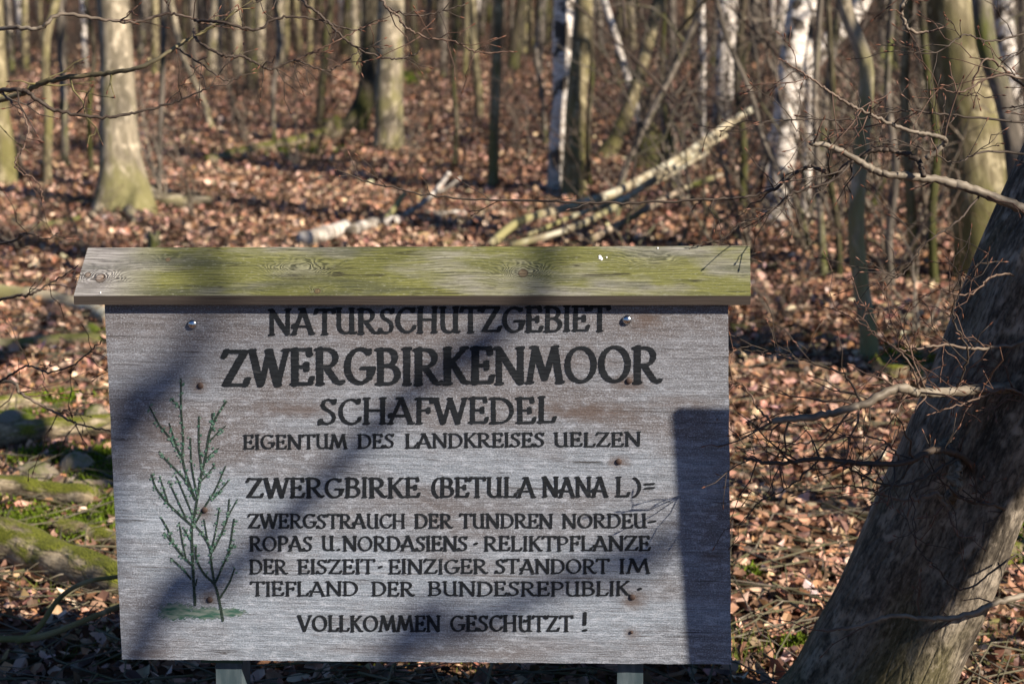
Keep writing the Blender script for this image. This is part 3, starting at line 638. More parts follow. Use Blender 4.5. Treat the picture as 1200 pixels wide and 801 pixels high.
def posts():
    m = M('blue_grey_post_paint', .6, .35); a = m.noise(m.scale(m.attr('bc'), (60, 60, 9)), 1, 4)
    m.col(m.mix(m.step(a, .4, .65), (.04, .065, .08), (.09, .12, .14))).bump(a, .4, .002)
    for (xl, xr) in [(248, 280), (723, 754)]:
        c = bp(np.array((xl + xr) / 2.), np.array(778.), -.062); hw = (xr - xl) / 2 * .00163
        mb = MB(); z0 = float(height(c[0], c[1])) - .35; top = 1.03
        for k in range(1):
            sq = [(-hw, -.036), (hw, -.036), (hw, .036), (-hw, .036)]
            V = []
            for z in np.linspace(z0, top, 30):
                sl2 = (z - c[2]) * math.tan(LEAN)
                for (a_, b_) in sq: V.append((c[0] + a_ * math.cos(YAW) - b_ * math.sin(YAW), c[1] + b_ + a_ * math.sin(YAW) + sl2, z))
            V = np.array(V); F = [(k_ * 4 + j, k_ * 4 + (j + 1) % 4, k_ * 4 + 4 + (j + 1) % 4, k_ * 4 + 4 + j) for k_ in range(29) for j in range(4)]
            mb.add(V, [np.array(F), np.array([(3, 2, 1, 0), (116, 117, 118, 119)])])
        mb.build('post', m.m, SIGN, False)
    # cleat behind the board at the bottom of the left post
    mb = MB(); V = []
    for (px, py) in [(232, 771), (281, 771), (281, 781), (232, 780)]:
        for o in (-.0215, -.0245): V.append(bp(np.array(float(px)), np.array(float(py)), o))
    mb.add(np.array(V), np.array([(0, 6, 4, 2), (1, 3, 5, 7), (0, 2, 3, 1), (2, 4, 5, 3), (4, 6, 7, 5), (6, 0, 1, 7)])); mb.build('cleat', GREENP, SIGN, False)
posts()

# ------------------------------------------------------------------ trees
def crown_proto(seed):
    """bare winter crown: leader of base radius .1, limbs and sub-branches"""
    rs = np.random.RandomState(seed); mb = MB(); H = 7.5; n = 10
    p = np.zeros((n, 3)); p[:, 2] = np.linspace(0, H, n); p[1:, :2] += np.cumsum(rs.normal(0, .09, (n - 1, 2)), 0)
    tube(mb, p, np.linspace(.1, .012, n), 6)
    for k in range(17):
        t = rs.uniform(.12, .97); b = np.array([np.interp(t, np.linspace(0, 1, n), p[:, i]) for i in range(3)])
        az = rs.uniform(0, 6.28); el = rs.uniform(.35, 1.0); L = (1.15 - t) * rs.uniform(2.2, 3.8)
        d = np.array([math.cos(az) * math.cos(el), math.sin(az) * math.cos(el), math.sin(el)])
        q = b + np.linspace(0, 1, 6)[:, None] * d * L; q[:, 2] += np.linspace(0, 1, 6) ** 2 * .5; q[1:] += rs.normal(0, .06, (5, 3))
        r0 = .045 * (1.15 - t) + .008; tube(mb, q, np.linspace(r0, .006, 6), 5, cap=False)
        for j in range(5):
            s = rs.uniform(.25, .95); b2 = np.array([np.interp(s, np.linspace(0, 1, 6), q[:, i]) for i in range(3)])
            d2 = d + rs.normal(0, .7, 3); d2 /= np.linalg.norm(d2); L2 = rs.uniform(.5, 1.4)
            q2 = b2 + np.linspace(0, 1, 4)[:, None] * d2 * L2; q2[1:] += rs.normal(0, .05, (3, 3))
            tube(mb, q2, np.linspace(.3 * r0 + .004, .004, 4), 3, cap=False)
    return mb
CROWNS = {}
def crown_for(mat, k):
    if (mat.name, k) not in CROWNS:
        o = crown_proto(40 + k).build('crown', mat); COL.objects.unlink(o); CROWNS[(mat.name, k)] = o.data
    return CROWNS[(mat.name, k)]
TN = [0]
def tree(name, label, mat, base, ups, w0, w1, flare=1.5, group=None, cat='tree', crown=True, htop=2.7, rough=.05, d=None, kids=(), sides=14, crownmat=None):
    """base: pixel of the foot; ups: pixels up the stem; w0, w1: width in pixels low and at the last point"""
    TN[0] += 1; sd = TN[0]
    d0, g = ground_at(*base)
    if d is not None: d0 = d; g = P(*base, d)
    pts = [g - np.array([0, 0, .12])] + [P(x, y, d0) for x, y in ups]
    dr = pts[-1] - pts[-2]; dr = dr / np.linalg.norm(dr) * .6 + np.array([0, 0, .4]); dr /= np.linalg.norm(dr)
    while pts[-1][2] < htop: pts.append(pts[-1] + dr * .5)
    q = spline(pts, 26); z = (q[:, 2] - g[2]); zt = P(*ups[-1], d0)[2] - g[2]
    r = np.interp(z, [0, max(zt, .3), max(zt, .3) + 6], [w0, w1, w1 * .6]) * d0 / FPX / 2
    r = r * (1 + (flare - 1) * np.exp(-np.clip(z, 0, None) / max(.05, 1.6 * r[0])))
    root = empty(name, g); mb = MB()
    fl = RS.uniform(0, 6.28); tube(mb, q, r, sides, rough, 6, sd, off=RS.uniform(-5, 5, 3), shape=lambda t, a: 1 + .10 * np.exp(-t * 7) * np.sin(3 * a + fl) + .035 * np.sin(2 * a + fl + 2 * t))
    mb.build('trunk', mat, root)
    if crown:
        c = bpy.data.objects.new('crown', crown_for(crownmat or mat, sd % 4)); COL.objects.link(c); c.parent = root
        c.location = Vector(q[-1] - g - dr * .02); c.scale = [float(r[-1] / .1)] * 3
        c.rotation_euler = (Vector(dr).to_track_quat('Z', 'Y') @ Quaternion((0, 0, 1), RS.uniform(0, 6.28))).to_euler()
    tag(root, label, cat, group); return root, d0, g
def log(name, label, mat, pix, wpx, lift=0.0, cat='fallen log', group=None, rough=.09, sides=14, dlist=None, n=24, taper=.75, parent=None, h=None, seed=None):
    """a log lying along ground pixels (or at given depths)"""
    TN[0] += 1
    pts = []
    for i, (x, y) in enumerate(pix):
        if dlist: dd = dlist[i]; p_ = P(x, y, dd)
        else: dd, p_ = ground_at(x, y)
        pts.append((p_, dd))
    dm = np.mean([b for _, b in pts]); r = wpx * dm / FPX / 2
    q = spline([a + np.array([0, 0, lift * r]) for a, _ in pts], n); mb = MB()
    tube(mb, q, r * np.linspace(1, taper, n) * (1 + .05 * np.sin(np.linspace(0, 9, n) + TN[0])), sides, rough, 3.2 / max(r, .02) * .3, TN[0], off=RS.uniform(-5, 5, 3) * np.array([1, 1, 0]))
    if parent is not None: return mb.build(name, mat, parent)
    return single(mb, name, mat, label, cat, group)

# --- main trunks behind the sign
r1, d1, g1 = tree('beech_tree', 'stout pale beech with spreading roots, left of the sign behind the roof end', BEECH, (146, 250), [(144, 215), (139, 150), (137, 80), (133, 0)], 48, 36, 1.75, sides=24, rough=.06)
for pix, wp in [([(160, 232), (185, 246), (215, 248), (246, 246)], 26), ([(135, 240), (120, 250), (108, 262)], 20), ([(148, 240), (152, 258), (158, 270)], 18)]:
    log('root', None, BEECH, pix, wp, .9, parent=r1, taper=.35, n=12, rough=.12)
tree('mossy_tree', 'grey green trunk cut by the left edge of the picture', OLIVE, (3, 222), [(3, 190), (-3, 130), (-8, 0)], 34, 22, 1.4)
tree('sapling', 'slim olive sapling between the left edge and the stout beech', OLIVE, (57, 222), [(55, 190), (57, 140), (53, 90), (55, 40), (66, 0)], 11, 10, 1.2)
tree('dark_tree', 'dark mossy trunk with a curved foot beside the grey trunk near top centre', DARK, (404, 158), [(418, 140), (430, 105), (434, 50), (434, 0)], 24, 20, 1.7)
tree('grey_tree', 'straight grey beech trunk right of the dark mossy curved trunk', BEECH, (456, 178), [(456, 140), (457, 70), (458, 0)], 33, 30, 1.15, sides=20)
tree('thin_dark_tree', 'thin almost black stem left of the dark mossy curved trunk', DARK, (372, 152), [(377, 100), (383, 40), (388, 0)], 9, 8, 1.2)
tree('sapling', 'slim olive sapling with its foot far up the slope, right of the grey beech', OLIVE, (562, 140), [(560, 100), (556, 60), (553, 0)], 10, 9, 1.2)
tree('sapling', 'slim olive sapling just left of the white birch pair', OLIVE, (577, 222), [(578, 190), (580, 120), (582, 60), (584, 0)], 13, 11, 1.2)
tree('birch_tree', 'white birch trunk standing against an olive trunk at top centre', BIRCH, (655, 228), [(656, 190), (661, 110), (661, 50), (663, 0)], 25, 28, 1.2, sides=20)
tree('olive_tree', 'olive trunk leaning close against the white birch at top centre', OLIVE, (675, 233), [(673, 200), (675, 130), (681, 60), (685, 0)], 25, 20, 1.4, sides=18)
tree('thin_birch', 'thin dark and white birch stem leaning to the left above the broken stump', BIRCH, (752, 160), [(746, 128), (736, 95), (722, 45), (708, 0)], 8, 8, 1.2, htop=3.2)
tree('leaning_tree', 'tan stem leaning to the right with a wide foot, right of the birch pair', OLIVE, (703, 187), [(718, 170), (732, 140), (744, 105), (758, 55), (772, 0)], 17, 14, 1.7, htop=3.2)
tree('thin_birch', 'very thin upright white birch stem left of the spotted birch', BIRCH, (823, 168), [(823, 120), (823, 60), (822, 0)], 8, 8, 1.2)
tree('birch_tree', 'pale spotted birch trunk above the upper end of the fallen poles', BIRCH, (846, 150), [(848, 120), (850, 60), (851, 0)], 22, 20, 1.2)
tree('birch_tree', 'broad blotchy white birch right of the fallen poles, forked', BIRCH, (908, 264), [(913, 220), (920, 160), (924, 95), (932, 40), (938, 0)], 30, 27, 1.25, sides=18)
tree('leaning_birch', 'white birch stem leaning to the right across the forked blotchy birch', BIRCH, (893, 205), [(915, 150), (945, 85), (968, 52), (1000, 20)], 24, 20, 1.2, htop=3.2)
tree('sapling', 'winding tan sapling right of the sign with its foot near a mossy stump', BEECH, (1022, 428), [(1018, 395), (1010, 340), (1003, 270), (1008, 190), (1016, 90), (1006, 50), (988, 0)], 20, 17, 1.25, sides=18, htop=2.4)
tree('big_tree', 'thick olive trunk behind the leaning trunk at the right', OLIVE, (1165, 335), [(1160, 290), (1148, 190), (1132, 90), (1120, 0)], 80, 74, 1.2, sides=28, rough=.05)
tree('crooked_tree', 'dark crooked stem in front of the thick olive trunk at the right edge', GREYB, (1192, 400), [(1193, 300), (1192, 200), (1178, 120), (1158, 60), (1150, 0)], 26, 22, 1.2, sides=16, htop=2.3)
tree('birch_tree', 'white birch glimpsed at the upper right corner', BIRCH, (1190, 190), [(1186, 120), (1180, 60), (1175, 0)], 24, 22, 1.2)
tree('sapling', 'thin grey stem between the forked birch and the winding tan sapling', GREYB, (960, 250), [(962, 180), (972, 90), (985, 0)], 11, 9, 1.2)
tree('sapling', 'thin olive stem between the winding sapling and the thick olive trunk', OLIVE, (1072, 330), [(1068, 250), (1062, 170), (1060, 80), (1066, 0)], 12, 10, 1.2)
tree('sapling', 'thin brown stem with its foot right of the sign roof, left of the winding sapling', GREYB, (968, 330), [(962, 260), (958, 190), (955, 110), (962, 0)], 9, 7, 1.2)
tree('sapling', 'pale thin stem rising behind the left sapling', GREYB, (76, 200), [(75, 130), (72, 60), (70, 0)], 9, 8, 1.2)
tree('sapling', 'thin pale stem right of the stout beech, leaning to the left', BEECH, (250, 152), [(238, 118), (222, 85), (210, 50), (200, 0)], 8, 7, 1.2)
tree('sapling', 'thin brown stem standing close behind the right side of the stout beech', GREYB, (186, 226), [(187, 170), (190, 100), (192, 0)], 7, 6, 1.2)
tree('sapling', 'thin dark stem with a knee, between the sapling pair and grey beech', DARK, (530, 200), [(535, 150), (531, 80), (538, 0)], 6, 5, 1.2)
tree('sapling', 'thin dark stem rising just right of the olive trunk of the birch pair', DARK, (692, 222), [(689, 160), (694, 90), (692, 0)], 6, 5, 1.2)
for bx_, ups_, w_, m_, l_ in [((322, 170), [(320, 110), (328, 50), (322, 0)], 6, GREYB, 'thin grey sapling halfway between the stout beech and the thin black stem'),
    ((108, 205), [(104, 140), (110, 60), (100, 0)], 6, DARK, 'thin dark sapling just left of the stout beech trunk'),
    ((640, 175), [(636, 120), (628, 60), (634, 0)], 6, GREYB, 'thin crooked grey sapling just left of the upright white birch'),
    ((790, 235), [(786, 170), (776, 100), (780, 0)], 7, DARK, 'dark crooked sapling rising through the fallen poles'),
    ((868, 250), [(872, 180), (864, 90), (872, 0)], 9, DARK, 'dark thin stem just left of the forked blotchy birch'),
    ((942, 262), [(946, 190), (950, 120), (946, 60), (952, 0)], 12, BIRCH, 'narrow birch stem just right of the forked blotchy birch'),
    ((985, 335), [(982, 270), (972, 200), (976, 120), (970, 0)], 8, DARK, 'dark bending sapling left of the winding tan sapling'),
    ((1048, 345), [(1042, 280), (1050, 200), (1040, 110), (1046, 0)], 9, GREYB, 'grey bending sapling right of the winding tan sapling'),
    ((1098, 340), [(1092, 260), (1098, 170), (1086, 80), (1080, 0)], 10, DARK, 'dark sapling close to the left side of the thick olive trunk'),
    ((720, 262), [(728, 215), (745, 170), (770, 120), (800, 60), (820, 10)], 8, GREYB, 'grey slanting stem rising to the right over the fallen poles'),
    ((955, 300), [(935, 240), (900, 180), (880, 110), (850, 40)], 7, GREYB, 'grey slanting stem leaning left across the forked birch'),
    ((1010, 260), [(1040, 200), (1080, 130), (1110, 60)], 7, DARK, 'dark slanting stem leaning right behind the winding tan sapling')]:
    tree('sapling', l_, m_, bx_, ups_, w_, w_ * .85, 1.2, htop=2.6, sides=10)
# broken stump and other stumps
def stump(name, label, mat, base, wpx, hpx, seed, jag=.5, d=None):
    d0, g = ground_at(*base); 
    if d: d0 = d; g = P(*base, d)
    rs = np.random.RandomState(seed); r = wpx * d0 / FPX / 2; h = hpx * d0 / FPX; mb = MB(); n, s = 12, 20
    a = np.linspace(0, 2 * np.pi, s, endpoint=False); tops = h * (1 - jag * np.abs(np.interp(np.arange(s), np.arange(0, s + 1, 2), np.r_[(t := rs.uniform(0, 1, s // 2)), t[:1]])))
    V = []; bc = []
    for i in range(n):
        t = i / (n - 1); rr = r * (1 + .5 * math.exp(-t * 5)) * (1 + .10 * np.sin(3 * a + seed) + .06 * rs.normal(size=s))
        z = -.06 + t * (tops + .06); V.append(np.stack([g[0] + rr * np.cos(a), g[1] + rr * np.sin(a), g[2] + z], -1)); bc.append(np.stack([r * np.cos(a) + seed, r * np.sin(a), z], -1))
    V.append(np.stack([g[0] + r * .5 * np.cos(a), g[1] + r * .5 * np.sin(a), g[2] + tops * .55], -1)); bc.append(bc[-1])
    V = np.concatenate(V); i = np.arange(n)[:, None] * s; j = np.arange(s)[None]; j2 = (j + 1) % s
    mb.add(V, [np.stack([i + j, i + j2, i + s + j2, i + s + j], -1).reshape(-1, 4), np.array([np.arange(n * s, n * s + s)])], np.concatenate(bc))
    return single(mb, name, mat, label, 'stump')
stump('broken_stump', 'dark broken stump at the foot of the leaning thin birch', DARK, (757, 203), 27, 66, 3)
stump('broken_stump', 'dark splintered stump right beside the upper fallen poles', DARK, (782, 196), 20, 42, 6)
stump('mossy_stump', 'low mossy stump right of the winding tan sapling', MOSSY, (1052, 446), 62, 34, 8, .6)
stump('grey_stump', 'small grey stub sticking up behind the left end of the sign roof', GREYB, (181, 305), 15, 36, 12, .2)
stump('rotten_stump', 'low rotten stump at the foot of the dark mossy curved trunk', MOSSY, (390, 165), 22, 30, 15, .5)

# --- far trees, each placed; ordinals run from the left
FAR = [(14, 92, 8, 'G'), (30, 84, 9, 'O'), (74, 78, 12, 'G'), (100, 80, 7, 'B'), (165, 70, 9, 'G'), (182, 88, 10, 'O'), (214, 60, 8, 'D'), (228, 82, 7, 'G'), (249, 90, 20, 'E'), (262, 64, 8, 'O'),
       (278, 92, 13, 'E'), (295, 108, 15, 'D'), (304, 84, 12, 'E'), (330, 80, 14, 'E'), (347, 62, 8, 'G'), (362, 76, 7, 'O'), (404, 66, 13, 'D'), (416, 86, 10, 'E'), (486, 78, 10, 'D'), (500, 60, 7, 'G'), (519, 92, 8, 'G'),
       (534, 58, 12, 'D'), (545, 92, 7, 'O'), (600, 84, 14, 'D'), (612, 66, 12, 'O'), (632, 88, 8, 'G'), (640, 58, 8, 'D'), (706, 64, 9, 'G'), (724, 84, 7, 'D'), (742, 60, 8, 'E'), (788, 92, 9, 'G'), (803, 68, 9, 'O'), (834, 80, 7, 'G'),
       (870, 98, 10, 'D'), (884, 78, 12, 'G'), (944, 92, 10, 'E'), (1030, 110, 10, 'G'), (1046, 84, 12, 'D'), (1082, 120, 9, 'G'), (1092, 90, 11, 'O'), (1198, 110, 12, 'G')]
ORD = 'first second third fourth fifth sixth seventh eighth ninth tenth eleventh twelfth thirteenth fourteenth fifteenth'.split()
KN = {'G': ('grey', GREYB), 'O': ('olive', OLIVE), 'D': ('dark', DARK), 'B': ('white birch', BIRCH), 'E': ('pale beech', BEECH)}
cnt = {}
tot = {k: sum(1 for f in FAR if f[3] == k) for k in KN}
for (x, y, wpx, k) in sorted(FAR):
    cnt[k] = cnt.get(k, 0) + 1; nm, mt = KN[k]
    lab = '%s%s trunk far back%s' % ('thin ' if wpx < 11 else '', nm, '' if tot[k] == 1 else ', %s from the left among the far %s ones' % (ORD[cnt[k] - 1], nm))
    ln = RS.normal(0, 5)
    tree('far_tree', lab, mt, (x, y), [(x + ln * .4, y - 40), (x + ln, y - 90)], wpx, wpx * .9, 1.25, 'trees far back in the wood', sides=10)

# --- far wood and undergrowth nobody could count
def farwood():
    rs = np.random.RandomState(21); mb = MB()
    for k in range(420):
        y = rs.uniform(44, 105); x = rs.uniform(-.42, .42) * y; h = float(height(x, y)); r = rs.uniform(.03, .17) * (.7 + y / 150)
        ln = rs.normal(0, .5, 2); p = np.array([(x, y, h - .2), (x + ln[0] * .3, y, h + 2.5), (x + ln[0], y, h + 8), (x + ln[0] * 1.4, y, h + 13)])
        tube(mb, spline(p, 7), np.linspace(r, r * .35, 7), 6, off=rs.uniform(-5, 5, 3), mi=rs.choice(4, p=[.35, .3, .25, .1]))
    tag(mb.build('far_wood', [GREYB, DARK, OLIVE, BIRCH]), 'mass of bare trunks closing the wood in the distance', 'trees', kind='stuff')
    for k in range(420):
        y = rs.uniform(24, 70); x = rs.uniform(-.42, .42) * y; h = float(height(x, y)); b = np.array([x, y, h + rs.uniform(0, 2.4)]); az = rs.uniform(0, 6.28); el = rs.uniform(-.2, 1.1); L = rs.uniform(1, 4)
        dd = np.array([math.cos(az) * math.cos(el), math.sin(az) * math.cos(el), math.sin(el)]); p = b + np.linspace(0, 1, 6)[:, None] * dd * L; p[:, 2] += np.linspace(0, 1, 6) ** 2 * rs.uniform(-.5, .9); p[1:] += rs.normal(0, .06, (5, 3))
        tube(mb, p, np.linspace(rs.uniform(.012, .035), .006, 6) * (.6 + y / 70), 4, mi=rs.choice(4, p=[.4, .3, .25, .05]))
    mb = MB()
    for k in range(1000):
        y = 17 + 45 * rs.uniform() ** .8; x = rs.uniform(-.42, .42) * y; h = float(height(x, y))
        for j in range(rs.randint(2, 5)):
            n = 6; L = rs.uniform(.4, 2.0); d = np.array([rs.normal(0, .5), rs.normal(0, .5), 1.0]); d /= np.linalg.norm(d)
            p = np.array([x, y, h]) + np.linspace(0, 1, n)[:, None] * d * L + np.r_[[[0, 0, 0]], np.cumsum(rs.normal(0, .06, (n - 1, 3)), 0)]
            tube(mb, p, np.linspace(.008, .003, n) * (.6 + y / 45), 3, cap=False)
            for t in range(2):
                i = rs.randint(2, n - 1); q = p[i] + np.linspace(0, 1, 3)[:, None] * (d * .3 + rs.normal(0, .45, 3)) * L * .5; tube(mb, q, np.linspace(.005, .002, 3) * (.6 + y / 45), 3, cap=False)
    for k in range(900):
        y = rs.uniform(10, 30); x = rs.uniform(.06, .40) * y; h = float(height(x, y)); n = 7; L = rs.uniform(.6, 2.0); d = np.array([rs.normal(0, .8), rs.normal(0, .5), .8]); d /= np.linalg.norm(d)
        p = np.array([x, y, h + (rs.uniform(0, 1.6) if k % 2 else 0)]) + np.linspace(0, 1, n)[:, None] * d * L + np.r_[[[0, 0, 0]], np.cumsum(rs.normal(0, .06, (n - 1, 3)), 0)]
        tube(mb, p, np.linspace(rs.uniform(.004, .013), .002, n), 4, cap=False, mi=int(k % 3 == 0))
    tag(mb.build('undergrowth', [TWIGD, GREYB]), 'tangle of bare brown undergrowth between the far trunks', 'undergrowth', kind='stuff')
farwood()

# --- twiggy shrubs and saplings in the middle distance
def shrub_proto(seed, ns, H, spread, curl):
    rs = np.random.RandomState(seed); mb = MB()
    for k in range(ns):
        az = rs.uniform(0, 6.28); L = H * rs.uniform(.5, 1.05); n = 8
        d = np.array([math.cos(az) * spread, math.sin(az) * spread, 1.0]); d /= np.linalg.norm(d)
        p = np.linspace(0, 1, n)[:, None] * d * L + np.r_[[[0, 0, 0]], np.cumsum(rs.normal(0, curl, (n - 1, 3)), 0)]; p[0, 2] -= .05
        r0 = rs.uniform(.005, .010) * H; tube(mb, p, np.linspace(r0, .002, n), 5)
        for t in range(6):
            i = rs.randint(2, n); d2 = d * .5 + rs.normal(0, .6, 3); d2 /= np.linalg.norm(d2); l2 = L * rs.uniform(.15, .45)
            q = p[i] + np.linspace(0, 1, 5)[:, None] * d2 * l2; q[1:] += rs.normal(0, .018, (4, 3)); tube(mb, q, np.linspace(r0 * .45, .0015, 5), 3, cap=False)
            for u in range(2):
                b = q[rs.randint(1, 5)]; d3 = d2 + rs.normal(0, .7, 3); q3 = b + np.linspace(0, 1, 3)[:, None] * d3 / np.linalg.norm(d3) * l2 * .5; tube(mb, q3, np.linspace(.002, .0012, 3), 3, cap=False)
    o = mb.build('bare_shrub', TWIG); COL.objects.unlink(o); return o
SHP = [shrub_proto(1, 7, 1.3, .5, .03), shrub_proto(2, 5, 1.9, .3, .04), shrub_proto(3, 10, .9, .8, .03)]
SHRUBS = [(28, 300, 2, .9, 'low tangle of twigs at the left edge below the grey green trunk'), (100, 300, 0, .5, 'few bare twigs under the roots of the stout beech'), (230, 262, 1, .55, 'wispy bare shoots above the left part of the sign roof'),
          (190, 240, 1, .8, 'tall bare shoots right beside the foot of the stout beech'), (500, 262, 2, .45, 'low bare twigs among the fallen white birch pieces'), (345, 200, 0, .8, 'bare twiggy shrub between the stout beech and the dark curved trunk'),
          (735, 250, 2, .9, 'twiggy tangle growing among the fallen poles'), (800, 250, 1, .9, 'upright bare shrub behind the right half of the sign roof'), (862, 230, 0, 1.1, 'bare shrub at the foot of the blotchy forked birch'),
          (880, 300, 1, .8, 'bare shoots just right of the sign roof'), (945, 300, 0, 1.0, 'dense bare shrub right of the blotchy forked birch'), (985, 270, 1, 1.1, 'tall bare shrub left of the winding tan sapling'),
          (1045, 330, 0, 1.1, 'spreading bare shrub right of the winding tan sapling'), (1090, 300, 1, 1.2, 'tall bare shrub in front of the thick olive trunk'), (1080, 400, 2, .9, 'low twiggy tangle above the mossy stump at right'),
          (1130, 260, 0, 1.1, 'bare shrub close against the thick olive trunk'), (915, 380, 2, .55, 'low bare twigs on the leaves right of the sign corner'), (1030, 220, 1, 1.2, 'thicket of bare shoots behind the winding tan sapling'),
          (620, 200, 0, .7, 'bare shrub left of the white birch pair'), (480, 190, 0, .7, 'bare twigs at the foot of the straight grey beech'), (290, 170, 1, .8, 'bare shoots halfway between stout beech and thin dark stem'), (30, 210, 1, .9, 'bare shoots between the left edge and the slim left sapling'),
          (975, 190, 0, 1.3, 'large bare shrub behind the leaning white birch'), (760, 130, 0, 1.1, 'bare shrub behind the broken stump'), (898, 150, 1, 1.3, 'bare bush high up behind the leaning white birch')]
for i, (x, y, k, s, lab) in enumerate(SHRUBS):
    o = SHP[k].copy(); COL.objects.link(o); d0, g = ground_at(x, y); o.location = g; o.rotation_euler = (0, 0, RS.uniform(0, 6.28)); o.scale = [s * RS.uniform(.9, 1.1)] * 3
    tag(o, lab, 'shrub', 'bare shrubs of the undergrowth')

# --- fallen wood
WL = 'pieces of a fallen birch'
log('birch_log', 'short white birch log nearest to the sign roof', BIRCH, [(356, 296), (382, 289), (405, 281)], 19, 1.6, group=WL, taper=.95)
log('birch_log', 'white birch log just right of the shortest white one', BIRCH, [(412, 283), (438, 274), (466, 271)], 14, 1.8, group=WL, taper=.95)
bl = log('birch_branch', 'white birch branch rising to the upper right with a forked end', BIRCH, [(432, 262), (470, 252), (495, 238), (515, 218), (527, 202)], 8, 0, dlist=[12.8, 12.9, 13.0, 13.1, 13.1], group=WL, taper=.6)
log('birch_branch', 'short birch fork end pointing up to the right beside the rising branch', BIRCH, [(510, 226), (524, 220), (540, 208)], 6, 0, dlist=[13.1, 13.1, 13.1], group=WL, taper=.6)
log('birch_log', 'thin white birch log lying level under the rising branch', BIRCH, [(492, 258), (520, 259), (546, 257)], 9, 1.8, group=WL)
log('dead_branch', 'olive stick leaning over the white birch logs', POLE, [(448, 262), (462, 244), (474, 226)], 8, 0, dlist=[12.7, 12.8, 12.9])
PG = 'long fallen poles behind the sign'
log('fallen_pole', 'uppermost long fallen pole, grey at its raised end', POLE, [(574, 288), (590, 273), (612, 258), (662, 244), (718, 227), (790, 189), (840, 155), (884, 126)], 10.5, 0, dlist=[11.5, 11.6, 11.7, 11.9, 12.1, 12.3, 12.5, 12.7], group=PG, cat='fallen pole', taper=.95)
log('fallen_pole', 'pale olive fallen pole lying lowest, nearest the sign roof', POLE, [(598, 288), (662, 270), (718, 244), (760, 214), (800, 190), (850, 158)], 8.5, 0, dlist=[11.2, 11.3, 11.5, 11.7, 11.9, 12.1], group=PG, cat='fallen pole')
log('fallen_pole', 'thin fallen pole between the two thicker poles', POLE, [(618, 276), (670, 254), (720, 236), (770, 213), (830, 178)], 6, 0, dlist=[11.5, 11.7, 11.8, 12, 12.2], group=PG, cat='fallen pole')
log('fallen_pole', 'brownish fallen pole crossing behind the two thicker poles', DEAD, [(690, 282), (740, 255), (800, 222), (845, 205)], 8, 0, dlist=[11.4, 11.7, 12, 12.2], group=PG, cat='fallen pole')
log('dead_branch', 'brown dead branch slanting down to the left of the fallen poles', DEAD, [(486, 286), (510, 270), (550, 260), (600, 238)], 8, 1.0)
log('dead_branch', 'pale short dead branch just above the middle of the sign roof', DEAD, [(520, 290), (545, 276), (580, 270)], 10, .8)
log('mossy_log', 'dark mossy log stretching left from the dark curved trunk', MOSSY, [(398, 155), (350, 172), (300, 182), (245, 196)], 16, .8, rough=.2)
log('dead_branch', 'thin dead branch lying left of the straight grey beech', DEAD, [(345, 166), (385, 176), (432, 190)], 5, 1)
log('dead_log', 'pale bare log left of the stout beech roots', DEAD, [(20, 278), (60, 270), (112, 258)], 12, 1)
log('dead_log', 'grey log below the grey green trunk at the left edge', GREYB, [(10, 234), (60, 236), (105, 238)], 9, .6)
log('fallen_log', 'olive log entering from the left edge beside the sign roof', POLE, [(-60, 352), (0, 356), (50, 360), (95, 372), (135, 388)], 27, .8, rough=.07)
log('dead_log', 'grey log below the olive log on the left', DEAD, [(-40, 418), (20, 414), (70, 409), (140, 407)], 18, 1.2, rough=.08)
log('dead_branch', 'dark thin branch lying level left of the sign between two logs', DARK, [(-20, 428), (40, 416), (80, 418)], 10, .5)
log('mossy_log', 'mossy light log at mid height left of the sign', MOSSY, [(-50, 540), (10, 528), (60, 522), (140, 516)], 34, 1.2, rough=.2, n=60, sides=26)
log('mossy_root', 'big mossy root at the lower left beside the sign', MOSSY, [(-60, 640), (0, 655), (60, 676), (110, 694), (150, 712)], 62, .7, rough=.16, sides=34, n=80)
log('mossy_root', 'short mossy root between the big root and the mossy light log', MOSSY, [(-40, 590), (20, 592), (70, 598), (110, 604)], 36, 1.1, rough=.22, n=60, sides=26)
log('mossy_log', 'short thick mossy log at the left edge above the mossy light log', MOSSY, [(-40, 496), (0, 492), (46, 486)], 28, 1.2, rough=.2, n=50, sides=26)
log('mossy_log', 'mossy rotten log half hidden by the sign, above the big root', MOSSY, [(70, 632), (110, 640), (150, 652)], 26, 1.1, rough=.2, n=50, sides=26)
log('dead_log', 'bare pale piece of wood beside the sign above the short mossy root', DEAD, [(84, 582), (112, 578), (140, 582)], 20, .9, rough=.2, n=40, sides=20)
log('dead_branch', 'thin brown stick slanting across the mossy wood at left', GREYB, [(30, 628), (80, 580), (118, 548)], 5, 6)
log('green_branch', 'greenish curved branch lying nearest at the lower left', OLIVE, [(-20, 748), (30, 748), (60, 742), (95, 728), (140, 710)], 9, 0, dlist=[4.15, 4.15, 4.1, 4.05, 4.0], taper=.7)
log('green_branch', 'greenish thin branch arching above the nearest curved branch', OLIVE, [(20, 752), (45, 735), (70, 700), (100, 682), (140, 675)], 7, 0, dlist=[4.15, 4.15, 4.15, 4.1, 4.1], taper=.7)
log('dead_branch', 'dark branch along the ground below the lower left corner of the sign', DARK, [(-20, 784), (60, 776), (120, 772), (180, 780)], 9, 1)
log('dead_log', 'pale log on the leaves right of the upper sign corner', DEAD, [(840, 416), (880, 414), (950, 410), (1010, 396), (1085, 372)], 9, .7, taper=.5)
log('dead_branch', 'dark rotting branch on the leaves right of the sign roof', DARK, [(855, 388), (900, 390), (960, 398), (1010, 412)], 13, .5, rough=.15)
log('dead_log', 'pale grey stick on the leaves left of the leaning trunk', DEAD, [(870, 598), (910, 586), (965, 560)], 8, .8)
log('dead_branch', 'mossy stick on the ground right of the leaning trunk foot', OLIVE, [(1125, 740), (1165, 732), (1215, 728)], 9, .8)
